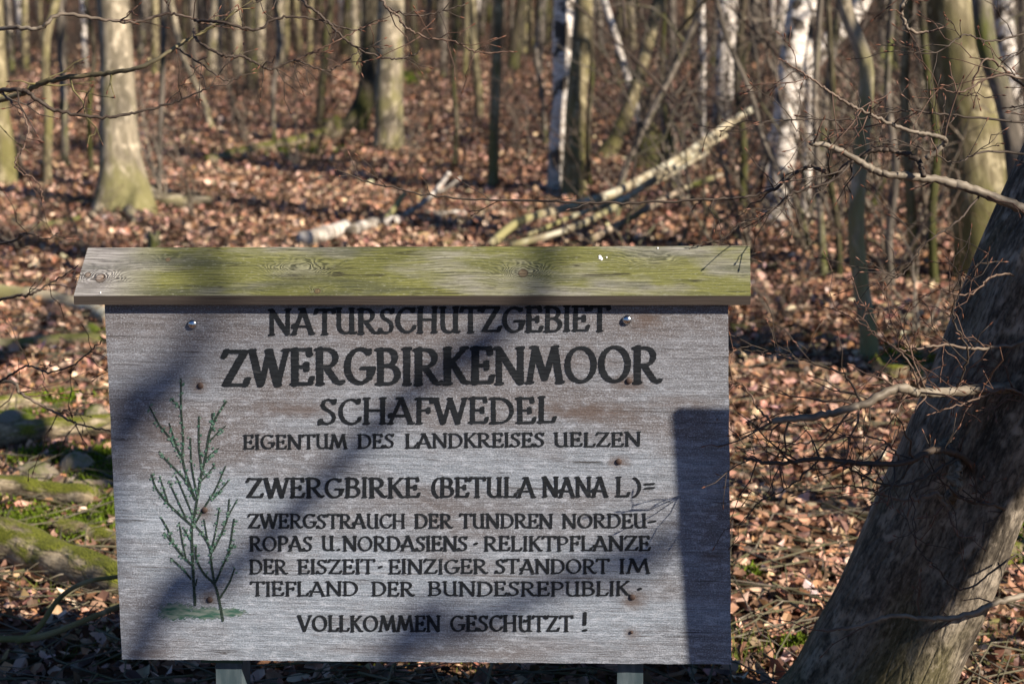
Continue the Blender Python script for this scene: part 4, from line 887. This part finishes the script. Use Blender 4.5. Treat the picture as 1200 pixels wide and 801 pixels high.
log('dead_branch', 'dark stick on the ground at the lower right corner', DARK, [(1110, 790), (1150, 780), (1210, 772)], 9, .8)
log('mossy_log', 'very mossy log glimpsed right of the leaning trunk', MOSSY, [(1150, 668), (1190, 655), (1240, 645)], 40, .2, rough=.12)
log('dead_branch', 'straight pale stick under the sign board edge', DEAD, [(600, 792), (640, 785), (700, 790)], 6, 1)
def stone(label, base, wpx, hpx, seed):
    d0, g = ground_at(*base); rs = np.random.RandomState(seed); rx = wpx * d0 / FPX / 2; rz = hpx * d0 / FPX
    n, s = 10, 20; a = np.linspace(0, 2 * np.pi, s, endpoint=False); V = []
    for i in range(n):
        t = -.25 + 1.25 * i / (n - 1); c = math.cos(max(-.9, t) * math.pi / 2 * .98)
        V.append(np.stack([rx * c * np.cos(a), rx * .8 * c * np.sin(a), np.full(s, rz * math.sin(t * math.pi / 2))], -1))
    V = np.concatenate(V) + g; V = V + (V - g) * (.16 * noise3(V, 9, seed))[:, None]
    i = np.arange(n - 1)[:, None] * s; j = np.arange(s)[None]; j2 = (j + 1) % s; mb = MB()
    mb.add(V, [np.stack([i + j, i + j2, i + s + j2, i + s + j], -1).reshape(-1, 4), np.array([np.arange((n - 1) * s, n * s)])]); return single(mb, 'mossy_stone', STONE, label, 'stone')
sm = M('mossy_stone', .9, .2); v_ = sm.attr('bc'); k_ = sm.noise(v_, 9, 5)
g_ = sm.n('NewGeometry'); z_ = sm.n('SeparateXYZ'); sm.put(z_.inputs[0], g_.outputs['Normal'])
sm.col(sm.mix(sm.step(sm.math('ADD', k_, sm.math('MULTIPLY', z_.outputs[2], .12)), .5, .62), sm.mix(k_, (.15, .125, .09), (.40, .35, .28)), (.075, .10, .014))).bump(sm.noise(v_, 60, 4), .8, .01); STONE = sm.m
stone('mossy stone on the far left between the mossy log and the grey log', (20, 512), 56, 34, 1)
stone('pale mossy stone beside the sign just above the short mossy root', (92, 560), 46, 30, 2)
stone('small mossy stone touching the sign edge at left, above the mossy light log', (112, 500), 36, 26, 3)
stone('low flat stone left of the sign, under the mossy light log', (40, 566), 60, 26, 4)
stone('pale stone under the olive log near the left sign corner', (108, 398), 28, 22, 5)

# moss cushions and grass tufts
def moss():
    rs = np.random.RandomState(31); mb = MB(); m = M('moss', .9, .1); m.col(m.attr('col', 'Color'))
    V = []; C = []
    for (x, y, sx, sy, n) in [(120, 560, 30, 18, 2600), (115, 615, 25, 22, 2600), (20, 490, 28, 12, 1800), (60, 545, 40, 8, 1500), (122, 545, 14, 8, 900), (30, 625, 40, 14, 2000), (10, 590, 30, 10, 1200), (128, 400, 8, 6, 300), (1060, 430, 30, 14, 1600),
                              (480, 95, 14, 8, 500), (330, 180, 60, 6, 1200), (880, 685, 10, 5, 200), (930, 770, 16, 5, 300), (1190, 650, 20, 14, 900), (75, 475, 30, 8, 700)]:
        d0, g = ground_at(x, y); kx = d0 / FPX; ky = kx / max(.08, math.sin(PITCH + math.atan((y - 400) / FPX)))
        px = g[0] + rs.normal(0, sx * kx * .6, n); py = g[1] + rs.normal(0, sy * ky * .6, n); pz = height(px, py) + .012 + .035 * rs.uniform(size=n)
        a = rs.uniform(0, 6.28, n); L = rs.uniform(.004, .011, n) * max(1, d0 / 6); c = np.stack([px, py, pz], -1)
        dx = np.stack([np.cos(a), np.sin(a), 0 * a], -1) * L[:, None]; up = np.stack([rs.normal(0, .5, n), rs.normal(0, .5, n), 1 + 0 * a], -1) * L[:, None] * 1.6
        V.append(np.stack([c - dx * .5, c + dx * .5, c + up], 1).reshape(-1, 3))
        C.append(np.repeat(np.array((.075, .115, .010)) * rs.uniform(.55, 1.7, (n, 1)) * np.array((1, 1, 1)), 3, 0))
    V = np.concatenate(V); mb.add(V, np.arange(len(V)).reshape(-1, 3), colr=np.concatenate(C))
    tag(mb.build('moss', m.m, None, False), 'bright green moss cushions on the ground', 'moss', kind='stuff')
    mb = MB(); V = []; C = []
    for (x, y, n, h) in [(868, 775, 90, .09), (938, 690, 40, .06), (120, 760, 50, .06), (1180, 770, 60, .07), (20, 700, 40, .06), (560, 786, 60, .05), (420, 790, 40, .05), (100, 620, 60, .05), (660, 790, 40, .06)]:
        d0, g = ground_at(x, y)
        for k in range(n):
            b = g + np.array([rs.normal(0, .07), rs.normal(0, .07), 0]); b[2] = float(height(b[0], b[1])); a = rs.uniform(0, 6.28); t = np.array([math.cos(a), math.sin(a), 0]) * .0022
            tip = b + np.array([rs.normal(0, .03), rs.normal(0, .03), h * rs.uniform(.5, 1.2)]); V += [b - t, b + t, tip]; C += [np.array((.11, .14, .03)) * rs.uniform(.6, 1.5)] * 3
    mb.add(np.array(V), np.arange(len(V)).reshape(-1, 3), colr=np.array(C)); tag(mb.build('grass_tufts', m.m, None, False), 'sparse thin grass tufts among the leaves', 'grass', kind='stuff')
moss()

# ------------------------------------------------------------------ foreground twigs
def bud(mb, p, d, L=.009, r=.0014):
    d = d / np.linalg.norm(d); tube(mb, np.array([p, p + d * L * .45, p + d * L]), [r * .5, r, r * .08], 5, cap=False, mi=1)
def twiggy(mb, bb, rs, p0, d, L, r0, lvl=0, zig=.22):
    n = max(3, int(L / .03)); pts = [p0]; d = d / np.linalg.norm(d); s = rs.choice([-1, 1]); side = np.cross(d, rs.normal(size=3)); side /= np.linalg.norm(side)
    for i in range(n):
        dd = d + side * zig * s + rs.normal(0, .12, 3) + np.array([0, 0, .03]); s = -s; pts.append(pts[-1] + dd / np.linalg.norm(dd) * L / n)
    pts = np.array(pts); tube(mb, pts, np.linspace(r0, max(.0007, r0 * .4), len(pts)), 5)
    if bb is not None: bud(bb, pts[-1], pts[-1] - pts[-2], .011, .0017)
    for i in range(1, len(pts) - 1):
        if rs.uniform() < (.55 if lvl == 0 else .25):
            dd = (pts[i + 1] - pts[i]); dd /= np.linalg.norm(dd); dd = dd + rs.normal(0, .75, 3)
            if lvl < 2 and rs.uniform() < .7: twiggy(mb, bb, rs, pts[i], dd, L * rs.uniform(.2, .5), max(.0008, r0 * .55), lvl + 1, zig)
            elif bb is not None and rs.uniform() < .35: bud(bb, pts[i], dd, .007, .0012)
def branch(parent, pix, wpx, mat=None, ntw=8, seed=0, d=3.25, dd=0.0, tl=.16, buds=True, jit=.004, sides=8, name='branch'):
    """pix: (x, y[, depth]) from thick end to thin; wpx (thick, thin)"""
    rs = np.random.RandomState(seed + 500); k = len(pix); dep = [p_[2] if len(p_) > 2 else d + dd * i / max(1, k - 1) for i, p_ in enumerate(pix)]
    pts = np.array([P(p_[0], p_[1], e) for p_, e in zip(pix, dep)]); n = 10 * k
    q = spline(pts, n); q[1:-1] += rs.normal(0, jit * .3, (n - 2, 3)) + jit * .6 * np.stack([noise3(q[1:-1], 14, seed + a) for a in range(3)], -1)
    r = np.linspace(wpx[0], wpx[1], n) * np.mean(dep) / FPX / 2; r = r * (1 + .10 * noise3(q, 40, seed)); mb = MB(); bb = mb if buds else None
    tube(mb, q, r, sides, .10, 60, seed)
    for t in range(ntw):
        i = rs.randint(int(n * .08), n); tg = q[min(n - 1, i + 1)] - q[i - 1]; tg /= np.linalg.norm(tg) + 1e-9; dr = tg * .55 + rs.normal(0, .6, 3) * np.array([1, .7, 1])
        twiggy(mb, bb, rs, q[i], dr, tl * rs.uniform(.35, 1.15), max(.0009, min(r[i] * .5, .0024)))
    if bb is not None: bud(bb, q[-1], q[-1] - q[-3])
    o = mb.build(name, [mat or TWIG, BUD], parent)
    return o

# --- the leaning trunk on the right
def leaning():
    _, g = ground_at(1010, 815)
    cl = [(985, 860, 3.80), (1012, 815, 3.76), (1050, 740, 3.70), (1085, 660, 3.65), (1120, 580, 3.60), (1160, 490, 3.55), (1200, 395, 3.5), (1245, 290, 3.45), (1300, 160, 3.4), (1360, 20, 3.35), (1420, -140, 3.3), (1480, -320, 3.25)]
    root = empty('leaning_tree', P(1012, 830, 3.76)); tag(root, 'smooth grey trunk leaning steeply to the right beside the sign', 'tree')
    q = spline(np.array([P(x, y, e) for x, y, e in cl]), 110); t = np.linspace(0, 1, 110)
    wpx = np.interp(t, [0, .09, .2, .4, .65, 1], [215, 186, 170, 158, 150, 110]); r = wpx * 3.6 / FPX / 2
    mb = MB()
    fl = lambda t, a: 1 + .115 * np.sin(3 * a + 1.2 + 2.2 * t) + .05 * np.sin(5 * a + .3 - 3 * t) + .025 * np.sin(9 * a + 6 * t) + .16 * np.exp(-((t - .125) / .022) ** 2 - ((np.mod(a - 4.6 + np.pi, 2 * np.pi) - np.pi) / .28) ** 2)
    tube(mb, q, r, 72, .045, 7, 77, shape=fl)
    mb.build('trunk', HORN, root)
    mb = MB(); rs = np.random.RandomState(4)
    c = bpy.data.objects.new('crown', crown_for(HORN, 2)); COL.objects.link(c); c.parent = root; dr = q[-1] - q[-2]
    c.location = Vector(q[-1] - np.array(root['_o'])); c.scale = [float(r[-1] / .1)] * 3; c.rotation_euler = Vector(dr).to_track_quat('Z', 'Y').to_euler()
    B = lambda *a, **k: branch(root, *a, **k)
    # upper fork that reaches in over the winding sapling
    B([(1240, 262), (1200, 246), (1150, 226), (1105, 212), (1060, 207), (1032, 203), (1010, 190), (978, 173), (950, 167)], (13, 6), ntw=5, seed=1, d=3.3, dd=-.1, tl=.10)
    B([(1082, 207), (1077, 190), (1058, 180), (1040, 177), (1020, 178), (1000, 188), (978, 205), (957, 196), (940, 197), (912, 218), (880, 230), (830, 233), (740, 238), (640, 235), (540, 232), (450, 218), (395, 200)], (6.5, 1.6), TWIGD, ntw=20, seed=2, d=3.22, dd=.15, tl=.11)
    B([(1085, 186), (1106, 168), (1100, 160), (1072, 155), (1032, 141), (1002, 125), (976, 111), (955, 95), (935, 82), (916, 70)], (6.5, 1.4), ntw=14, seed=3, d=3.22, dd=-.1, tl=.12)
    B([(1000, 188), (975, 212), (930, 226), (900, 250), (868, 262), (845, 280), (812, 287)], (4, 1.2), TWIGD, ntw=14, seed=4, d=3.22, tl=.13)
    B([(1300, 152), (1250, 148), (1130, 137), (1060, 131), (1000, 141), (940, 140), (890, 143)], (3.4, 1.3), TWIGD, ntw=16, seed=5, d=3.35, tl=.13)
    B([(1320, 100), (1260, 108), (1175, 88), (1130, 108), (1100, 104)], (4, 1.5), ntw=11, seed=6, d=3.3, tl=.14)
    # middle branches in front of the trunk
    B([(1185, 452, 3.40), (1120, 458, 3.3), (1080, 461, 3.25), (1050, 455, 3.22), (1010, 474, 3.2), (965, 487, 3.2), (905, 494, 3.2)], (14, 7), ntw=20, seed=7, tl=.15, sides=10)
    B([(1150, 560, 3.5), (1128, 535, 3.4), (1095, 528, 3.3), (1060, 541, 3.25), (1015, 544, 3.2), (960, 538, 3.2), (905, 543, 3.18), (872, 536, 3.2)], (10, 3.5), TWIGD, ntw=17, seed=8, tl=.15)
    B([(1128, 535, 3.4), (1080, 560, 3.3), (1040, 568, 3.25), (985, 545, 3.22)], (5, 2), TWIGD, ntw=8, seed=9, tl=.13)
    B([(1098, 577, 3.35), (1070, 586, 3.3), (1042, 582, 3.28), (1010, 570, 3.26), (968, 572, 3.25)], (4, 1.6), ntw=11, seed=11, tl=.10)
    B([(1098, 577, 3.35), (1112, 600, 3.36), (1122, 625, 3.37), (1140, 628, 3.38)], (5, 2.2), ntw=4, seed=12, tl=.08)
    B([(1215, 398, 3.40), (1150, 408, 3.33), (1100, 404, 3.28), (1060, 410, 3.25), (1040, 400, 3.22)], (4.5, 1.6), ntw=17, seed=13, tl=.14)
    B([(1215, 470, 3.42), (1180, 455, 3.36), (1140, 470, 3.3), (1090, 485, 3.26)], (4, 1.5), ntw=14, seed=14, tl=.14)
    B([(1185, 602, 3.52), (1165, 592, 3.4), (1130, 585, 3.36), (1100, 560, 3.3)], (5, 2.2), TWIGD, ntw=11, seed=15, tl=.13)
    B([(1105, 512, 3.5), (1118, 540, 3.40), (1120, 562, 3.38), (1113, 586, 3.40)], (17, 13), HORN, ntw=0, seed=16, buds=False, jit=.01, sides=12, name='broken_stub')
    B([(905, 494, 3.2), (890, 478, 3.2), (872, 452, 3.22), (858, 448, 3.24)], (3, 1.2), ntw=9, seed=17, tl=.10)
    B([(1010, 474, 3.2), (990, 440, 3.2), (960, 428, 3.24), (910, 412, 3.28), (862, 408, 3.3)], (3, 1.1), TWIGD, ntw=11, seed=18, tl=.12)
    B([(1080, 461, 3.25), (1065, 425, 3.22), (1030, 395, 3.22), (1000, 372, 3.25), (975, 362, 3.28)], (3.2, 1.1), ntw=9, seed=20, tl=.13)
    B([(1120, 458, 3.3), (1135, 415, 3.25), (1118, 375, 3.22), (1125, 330, 3.22), (1108, 300, 3.22)], (3, 1.1), TWIGD, ntw=9, seed=21, tl=.13)
    B([(1060, 541, 3.25), (1030, 515, 3.22), (985, 512, 3.22), (930, 520, 3.22), (880, 512, 3.24)], (2.6, 1.1), ntw=8, seed=22, tl=.12)
    B([(960, 538, 3.2), (925, 570, 3.2), (890, 588, 3.22), (868, 612, 3.22)], (2.4, 1.0), TWIGD, ntw=7, seed=23, tl=.12)
    B([(1150, 226, 3.28), (1120, 262, 3.25), (1085, 285, 3.25), (1060, 320, 3.25), (1030, 330, 3.25)], (3.0, 1.1), TWIGD, ntw=9, seed=24, tl=.14)
    B([(1215, 330, 3.4), (1170, 322, 3.35), (1135, 345, 3.3), (1095, 340, 3.28), (1070, 360, 3.28)], (3.0, 1.1), ntw=9, seed=25, tl=.13)
    B([(1285, 190, 3.42), (1165, 178, 3.35), (1120, 190, 3.3), (1090, 178, 3.28), (1050, 165, 3.28), (1010, 170, 3.28)], (3.0, 1.1), TWIGD, ntw=11, seed=26, tl=.14)
    B([(1345, 20, 3.37), (1260, 22, 3.4), (1170, 48, 3.35), (1130, 40, 3.3), (1095, 62, 3.28), (1040, 60, 3.28)], (3.0, 1.1), TWIGD, ntw=11, seed=27, tl=.14)
    B([(1190, 650, 3.45), (1130, 690, 3.35), (1100, 668, 3.3), (1075, 640, 3.3), (1072, 610, 3.3)], (2.6, 1.3), TWIGD, ntw=6, seed=19, tl=.10)
leaning()

# --- overhanging beech branches, upper left; the tree stands left of the picture
def left_tree():
    gx, gy = -1.95, 4.1; g = np.array([gx, gy, float(height(gx, gy))]); root = empty('young_beech', g)
    tag(root, 'young beech at the left whose budding branches hang over the scene', 'tree')
    mb = MB(); p = spline([g - [0, 0, .15], g + [.03, 0, 1.0], g + [-.02, .05, 2.0], g + [.05, 0, 3.4]], 26); rr = np.linspace(.055, .035, 26); tube(mb, p, rr, 16, .05, 8, 5, off=(3, 2, 0)); mb.build('trunk', BEECH, root)
    c = bpy.data.objects.new('crown', crown_for(BEECH, 1)); COL.objects.link(c); c.parent = root; c.location = Vector(p[-1] - g); c.scale = [.35] * 3
    B = lambda *a, **k: branch(root, *a, **k)
    B([(-350, 200, 4.1), (-150, 150, 3.9), (0, 118, 3.7), (60, 95, 3.6), (120, 86, 3.55), (165, 78, 3.5), (205, 56, 3.5), (228, 42, 3.5), (262, 24, 3.5)], (8, 3.2), OLIVE, ntw=10, seed=31, tl=.16)
    B([(-350, 120, 4.1), (-100, 60, 3.7), (0, 34, 3.5), (45, 33, 3.45), (70, 17, 3.45), (120, 23, 3.45), (160, 26, 3.45), (195, 16, 3.45), (228, 22, 3.45), (240, 28, 3.45)], (6, 2.2), ntw=9, seed=32, tl=.13)
    B([(228, 24, 3.45), (262, 27, 3.4), (300, 36, 3.4), (325, 22, 3.4), (365, 21, 3.4), (402, 33, 3.4), (424, 36, 3.4)], (4, 1.8), TWIGD, ntw=5, seed=33, tl=.11)
    B([(-350, 150, 4.1), (-120, 115, 3.7), (0, 107, 3.4), (30, 108, 3.35), (62, 128, 3.35), (120, 138, 3.35), (160, 131, 3.35), (205, 120, 3.35), (246, 103, 3.35)], (7, 1.6), TWIGD, ntw=8, seed=34, tl=.12)
    B([(0, 107, 3.4), (30, 140, 3.35), (28, 170, 3.35), (18, 193, 3.35), (45, 213, 3.35), (50, 234, 3.35)], (2.8, 1.6), ntw=3, seed=35, tl=.08, jit=.006)
    B([(228, 34, 3.5), (230, 46, 3.45), (258, 64, 3.42), (285, 66, 3.42), (305, 76, 3.42), (320, 80, 3.42), (345, 70, 3.42), (375, 82, 3.42), (395, 78, 3.42), (420, 60, 3.42)], (3.6, 1.3), TWIGD, ntw=9, seed=36, tl=.09)
    B([(345, 70, 3.42), (380, 55, 3.4), (420, 35, 3.4), (450, 25, 3.4)], (2.4, 1.2), ntw=4, seed=37, tl=.08)
    B([(300, 2, 3.45), (340, -6, 3.45), (365, 10, 3.4), (385, 28, 3.4), (410, 52, 3.4), (440, 66, 3.4), (470, 68, 3.4), (492, 60, 3.4)], (4, 1.8), TWIGD, ntw=6, seed=38, tl=.10)
    B([(440, -15, 3.4), (452, 8, 3.4), (468, 20, 3.4), (475, 32, 3.4), (500, 45, 3.4), (532, 49, 3.4), (560, 62, 3.4), (602, 61, 3.4)], (3.4, 1.5), ntw=9, seed=39, tl=.09)
    B([(452, 8, 3.4), (480, 18, 3.4), (510, 15, 3.4), (545, 5, 3.4)], (2.4, 1.2), TWIGD, ntw=4, seed=40, tl=.08)
    B([(205, 56, 3.5), (240, 78, 3.45), (262, 95, 3.45), (280, 92, 3.45)], (2.6, 1.2), TWIGD, ntw=4, seed=41, tl=.08)
    B([(-350, 420, 4.1), (-150, 400, 3.9), (0, 352, 3.6), (35, 345, 3.55), (62, 330, 3.55), (90, 312, 3.5)], (5, 1.3), TWIGD, ntw=6, seed=42, tl=.13)
    B([(-350, 500, 4.1), (-150, 470, 4.0), (0, 447, 3.8), (25, 462, 3.78), (60, 480, 3.78), (90, 496, 3.78), (130, 506, 3.8)], (5, 1.8), ntw=12, seed=43, tl=.16)
    B([(0, 447, 3.8), (30, 430, 3.7), (60, 436, 3.6), (90, 424, 3.5), (118, 400, 3.4)], (3, 1.2), TWIGD, ntw=8, seed=44, tl=.12)
    B([(-120, 280, 4.0), (0, 285, 3.9), (30, 274, 3.8), (55, 280, 3.8), (70, 272, 3.8)], (3.6, 1.4), TWIGD, ntw=6, seed=45, tl=.12)
left_tree()

# --- one twig hanging in at the top right
def right_hang():
    x, y = 2.3, 4.4; g = np.array([x, y, float(height(x, y))]); root = empty('young_beech', g); tag(root, 'young beech at the right edge with curled hanging twigs', 'tree')
    mb = MB(); p = spline([g - [0, 0, .15], g + [.03, 0, 1.2], g + [.0, .05, 3.2]], 20); tube(mb, p, np.linspace(.05, .035, 20), 14, .05, 8, 6, off=(7, 2, 0)); mb.build('trunk', BEECH, root)
    c = bpy.data.objects.new('crown', crown_for(BEECH, 3)); COL.objects.link(c); c.parent = root; c.location = Vector(p[-1] - g); c.scale = [.35] * 3
    branch(root, [(1600, 60, 4.4), (1400, -40, 3.9), (1200, -60, 3.5), (1100, -25, 3.3), (1066, -5, 3.25), (1056, 14, 3.25), (1068, 36, 3.25), (1090, 37, 3.25), (1108, 30, 3.25)], (9, 1.6), None, 4, 51, tl=.09)
    branch(root, [(1600, 110, 4.4), (1400, 150, 3.9), (1260, 130, 3.6), (1200, 100, 3.5), (1160, 70, 3.4), (1140, 95, 3.4)], (6, 1.5), None, 9, 52, tl=.15)
    branch(root, [(1645, 600, 4.4), (1450, 640, 4.0), (1300, 680, 3.65), (1215, 695, 3.5), (1170, 705, 3.45), (1130, 722, 3.4), (1085, 725, 3.35), (1040, 722, 3.3), (1000, 735, 3.28), (962, 738, 3.27)], (10, 3), ntw=14, seed=10, tl=.13)
right_hang()

# ------------------------------------------------------------------ what stands out of the picture on the sunny side and throws the shadows, with one added shading tree
SH_ = TOSUN / math.hypot(TOSUN[0], TOSUN[1])        # step of one metre along the ground towards the sun
def second_board():
    l = bp(np.array(785.), np.array(478.)) + SH_ * .9; r = l + np.array([BU[0], BU[1], 0]) * .74
    z1 = l[2]; g = np.array([(l[0] + r[0]) / 2, (l[1] + r[1]) / 2, 0]); g[2] = float(height(g[0], g[1])); root = empty('notice_board', g)
    tag(root, 'plain wooden notice board standing right of the picture, shading the sign corner', 'notice board')
    ax = np.array([r[0] - l[0], r[1] - l[1], 0]); L = np.linalg.norm(ax); ax /= L; nn = np.array([-ax[1], ax[0], 0])
    def bx(a0, a1, b0, b1, z0, zz, nm, mt):
        mb = MB(); c = np.array([l[0], l[1], 0]); V = [c + ax * a + nn * b + np.array([0, 0, z]) for z in (z0, zz) for (a, b) in ((a0, b0), (a1, b0), (a1, b1), (a0, b1))]
        mb.add(np.array(V), np.array([(0, 3, 2, 1), (4, 5, 6, 7), (0, 1, 5, 4), (1, 2, 6, 5), (2, 3, 7, 6), (3, 0, 4, 7)])); mb.build(nm, mt, root, False)
    bx(0, L, 0, .012, .22, z1 - .012, 'panel', DEAD); bx(.08, .16, .013, .10, -.3, z1 - .05, 'post', DEAD); bx(L - .16, L - .08, .013, .10, -.3, z1 - .05, 'post', DEAD)
second_board()
def shade_tree(label, pix, t, rad_, seed, to_ground=True):
    """a slender stem behind the camera on the sunny side; pix = where its shadow crosses the sign"""
    pts = [bp(np.array(float(x)), np.array(float(y))) + SH_ * t for x, y in pix]
    lo = pts[0]; d = pts[0] - pts[1]; d /= np.linalg.norm(d); gx = lo + d * .8 + np.array([0, 0, -.3]); foot = gx + np.array([d[0] * .5, d[1] * .5 - .3, 0]); foot[2] = float(height(foot[0], foot[1])) - .15
    hi = pts[-1] + (pts[-1] - pts[-2]) / np.linalg.norm(pts[-1] - pts[-2]) * 2.0 + np.array([0, 0, .6])
    q = spline([foot, foot * .4 + gx * .6 + np.array([0, 0, .2])] + pts + [hi], 60); root = empty('slender_tree', foot); mb = MB()
    tube(mb, q, np.linspace(rad_ * 1.3, rad_ * .8, 60), 12, .06, 5, seed); mb.build('trunk', BEECH, root)
    mb = MB(); rs = np.random.RandomState(seed); e = q[-1]
    c = bpy.data.objects.new('crown', crown_for(BEECH, seed % 4)); COL.objects.link(c); c.parent = root; c.location = Vector(q[-1] - foot); c.scale = [rad_ * .8 / .1 * .8] * 3
    tag(root, label, 'tree')
SHADE = True
if SHADE:
    shade_tree('slender leaning tree behind the viewer throwing the broad diagonal shadow on the sign', [(150, 790), (250, 690), (345, 600), (450, 490), (560, 395), (640, 320)], 5.6, .022, 61)
    shade_tree('slender tree behind the viewer throwing the shadow on the left of the sign', [(120, 590), (165, 500), (212, 415), (245, 330)], 7.0, .022, 62)
    shade_tree('slender tree behind the viewer throwing the shadow across the lower sign lines', [(430, 840), (540, 745), (640, 690), (740, 645), (850, 585)], 6.8, .025, 63)
def trunk_shader():  # unseen tree, added and shaped to darken the leaning trunk
    pts = [P(x, y, 3.5) + SH_ * 2.6 for x, y in [(1003, 800), (1030, 700), (1066, 590), (1110, 480), (1170, 350), (1240, 190)]]
    d = pts[0] - pts[1]; foot = pts[0] + d / abs(d[2]) * (pts[0][2] - float(height(pts[0][0], pts[0][1])) + .15); hi = pts[-1] + (pts[-1] - pts[-2]) * 2
    q = spline([foot] + pts + [hi], 50); root = empty('leaning_tree', foot); mb = MB(); tube(mb, q, np.linspace(.125, .10, 50), 18, .05, 6, 9); mb.build('trunk', HORN, root)
    c = bpy.data.objects.new('crown', crown_for(HORN, 1)); COL.objects.link(c); c.parent = root; c.location = Vector(q[-1] - foot); c.scale = [1.2] * 3
    tag(root, 'added unseen leaning tree, placed to shade the leaning trunk', 'tree')
trunk_shader()
def sun_side():
    rs = np.random.RandomState(77); k = 0; perp = np.array([-SH_[1], SH_[0]]); bc = np.array([-.18, 3.2])
    while k < 27:
        y = rs.uniform(-6, 24); x = .34 * max(y, 0) + 1.0 + 8 * rs.uniform() ** 1.5
        if y < 6 and abs((np.array([x, y]) - bc) @ perp) < 2.0 and x < 17: continue
        if any(abs((np.array([x, y]) - np.array(q)) @ perp) < .55 and x > q[0] for q in ((.9, 11.8), (-.9, 12.9), (.35, 11.6), (.41, 15.0), (1.95, 12.7), (1.5, 7.1), (-1.45, 20.0), (-3.1, 13.6), (-2.2, 8.6))): continue
        r = rs.uniform(.07, .20); g = np.array([x, y, float(height(x, y))]); root = empty('woodland_tree', g); mb = MB(); mt = [BEECH, OLIVE, GREYB][k % 3]
        p = spline([g - [0, 0, .1], g + [rs.normal(0, .08), rs.normal(0, .08), 1.5], g + [rs.normal(0, .15), rs.normal(0, .15), 3.0]], 12); tube(mb, p, np.linspace(r * 1.2, r, 12), 10, .05, 6, k); mb.build('trunk', mt, root)
        c = bpy.data.objects.new('crown', crown_for(mt, k % 4)); COL.objects.link(c); c.parent = root; c.location = Vector(p[-1] - g); c.scale = [r / .13] * 3; c.rotation_euler = (0, 0, rs.uniform(0, 6.28))
        tag(root, 'bare tree outside the picture on the sunny side, throwing streaks of shadow', 'tree', 'trees on the sunny side'); k += 1
sun_side()
for o in bpy.data.objects:
    if '_o' in o.keys(): del o['_o']
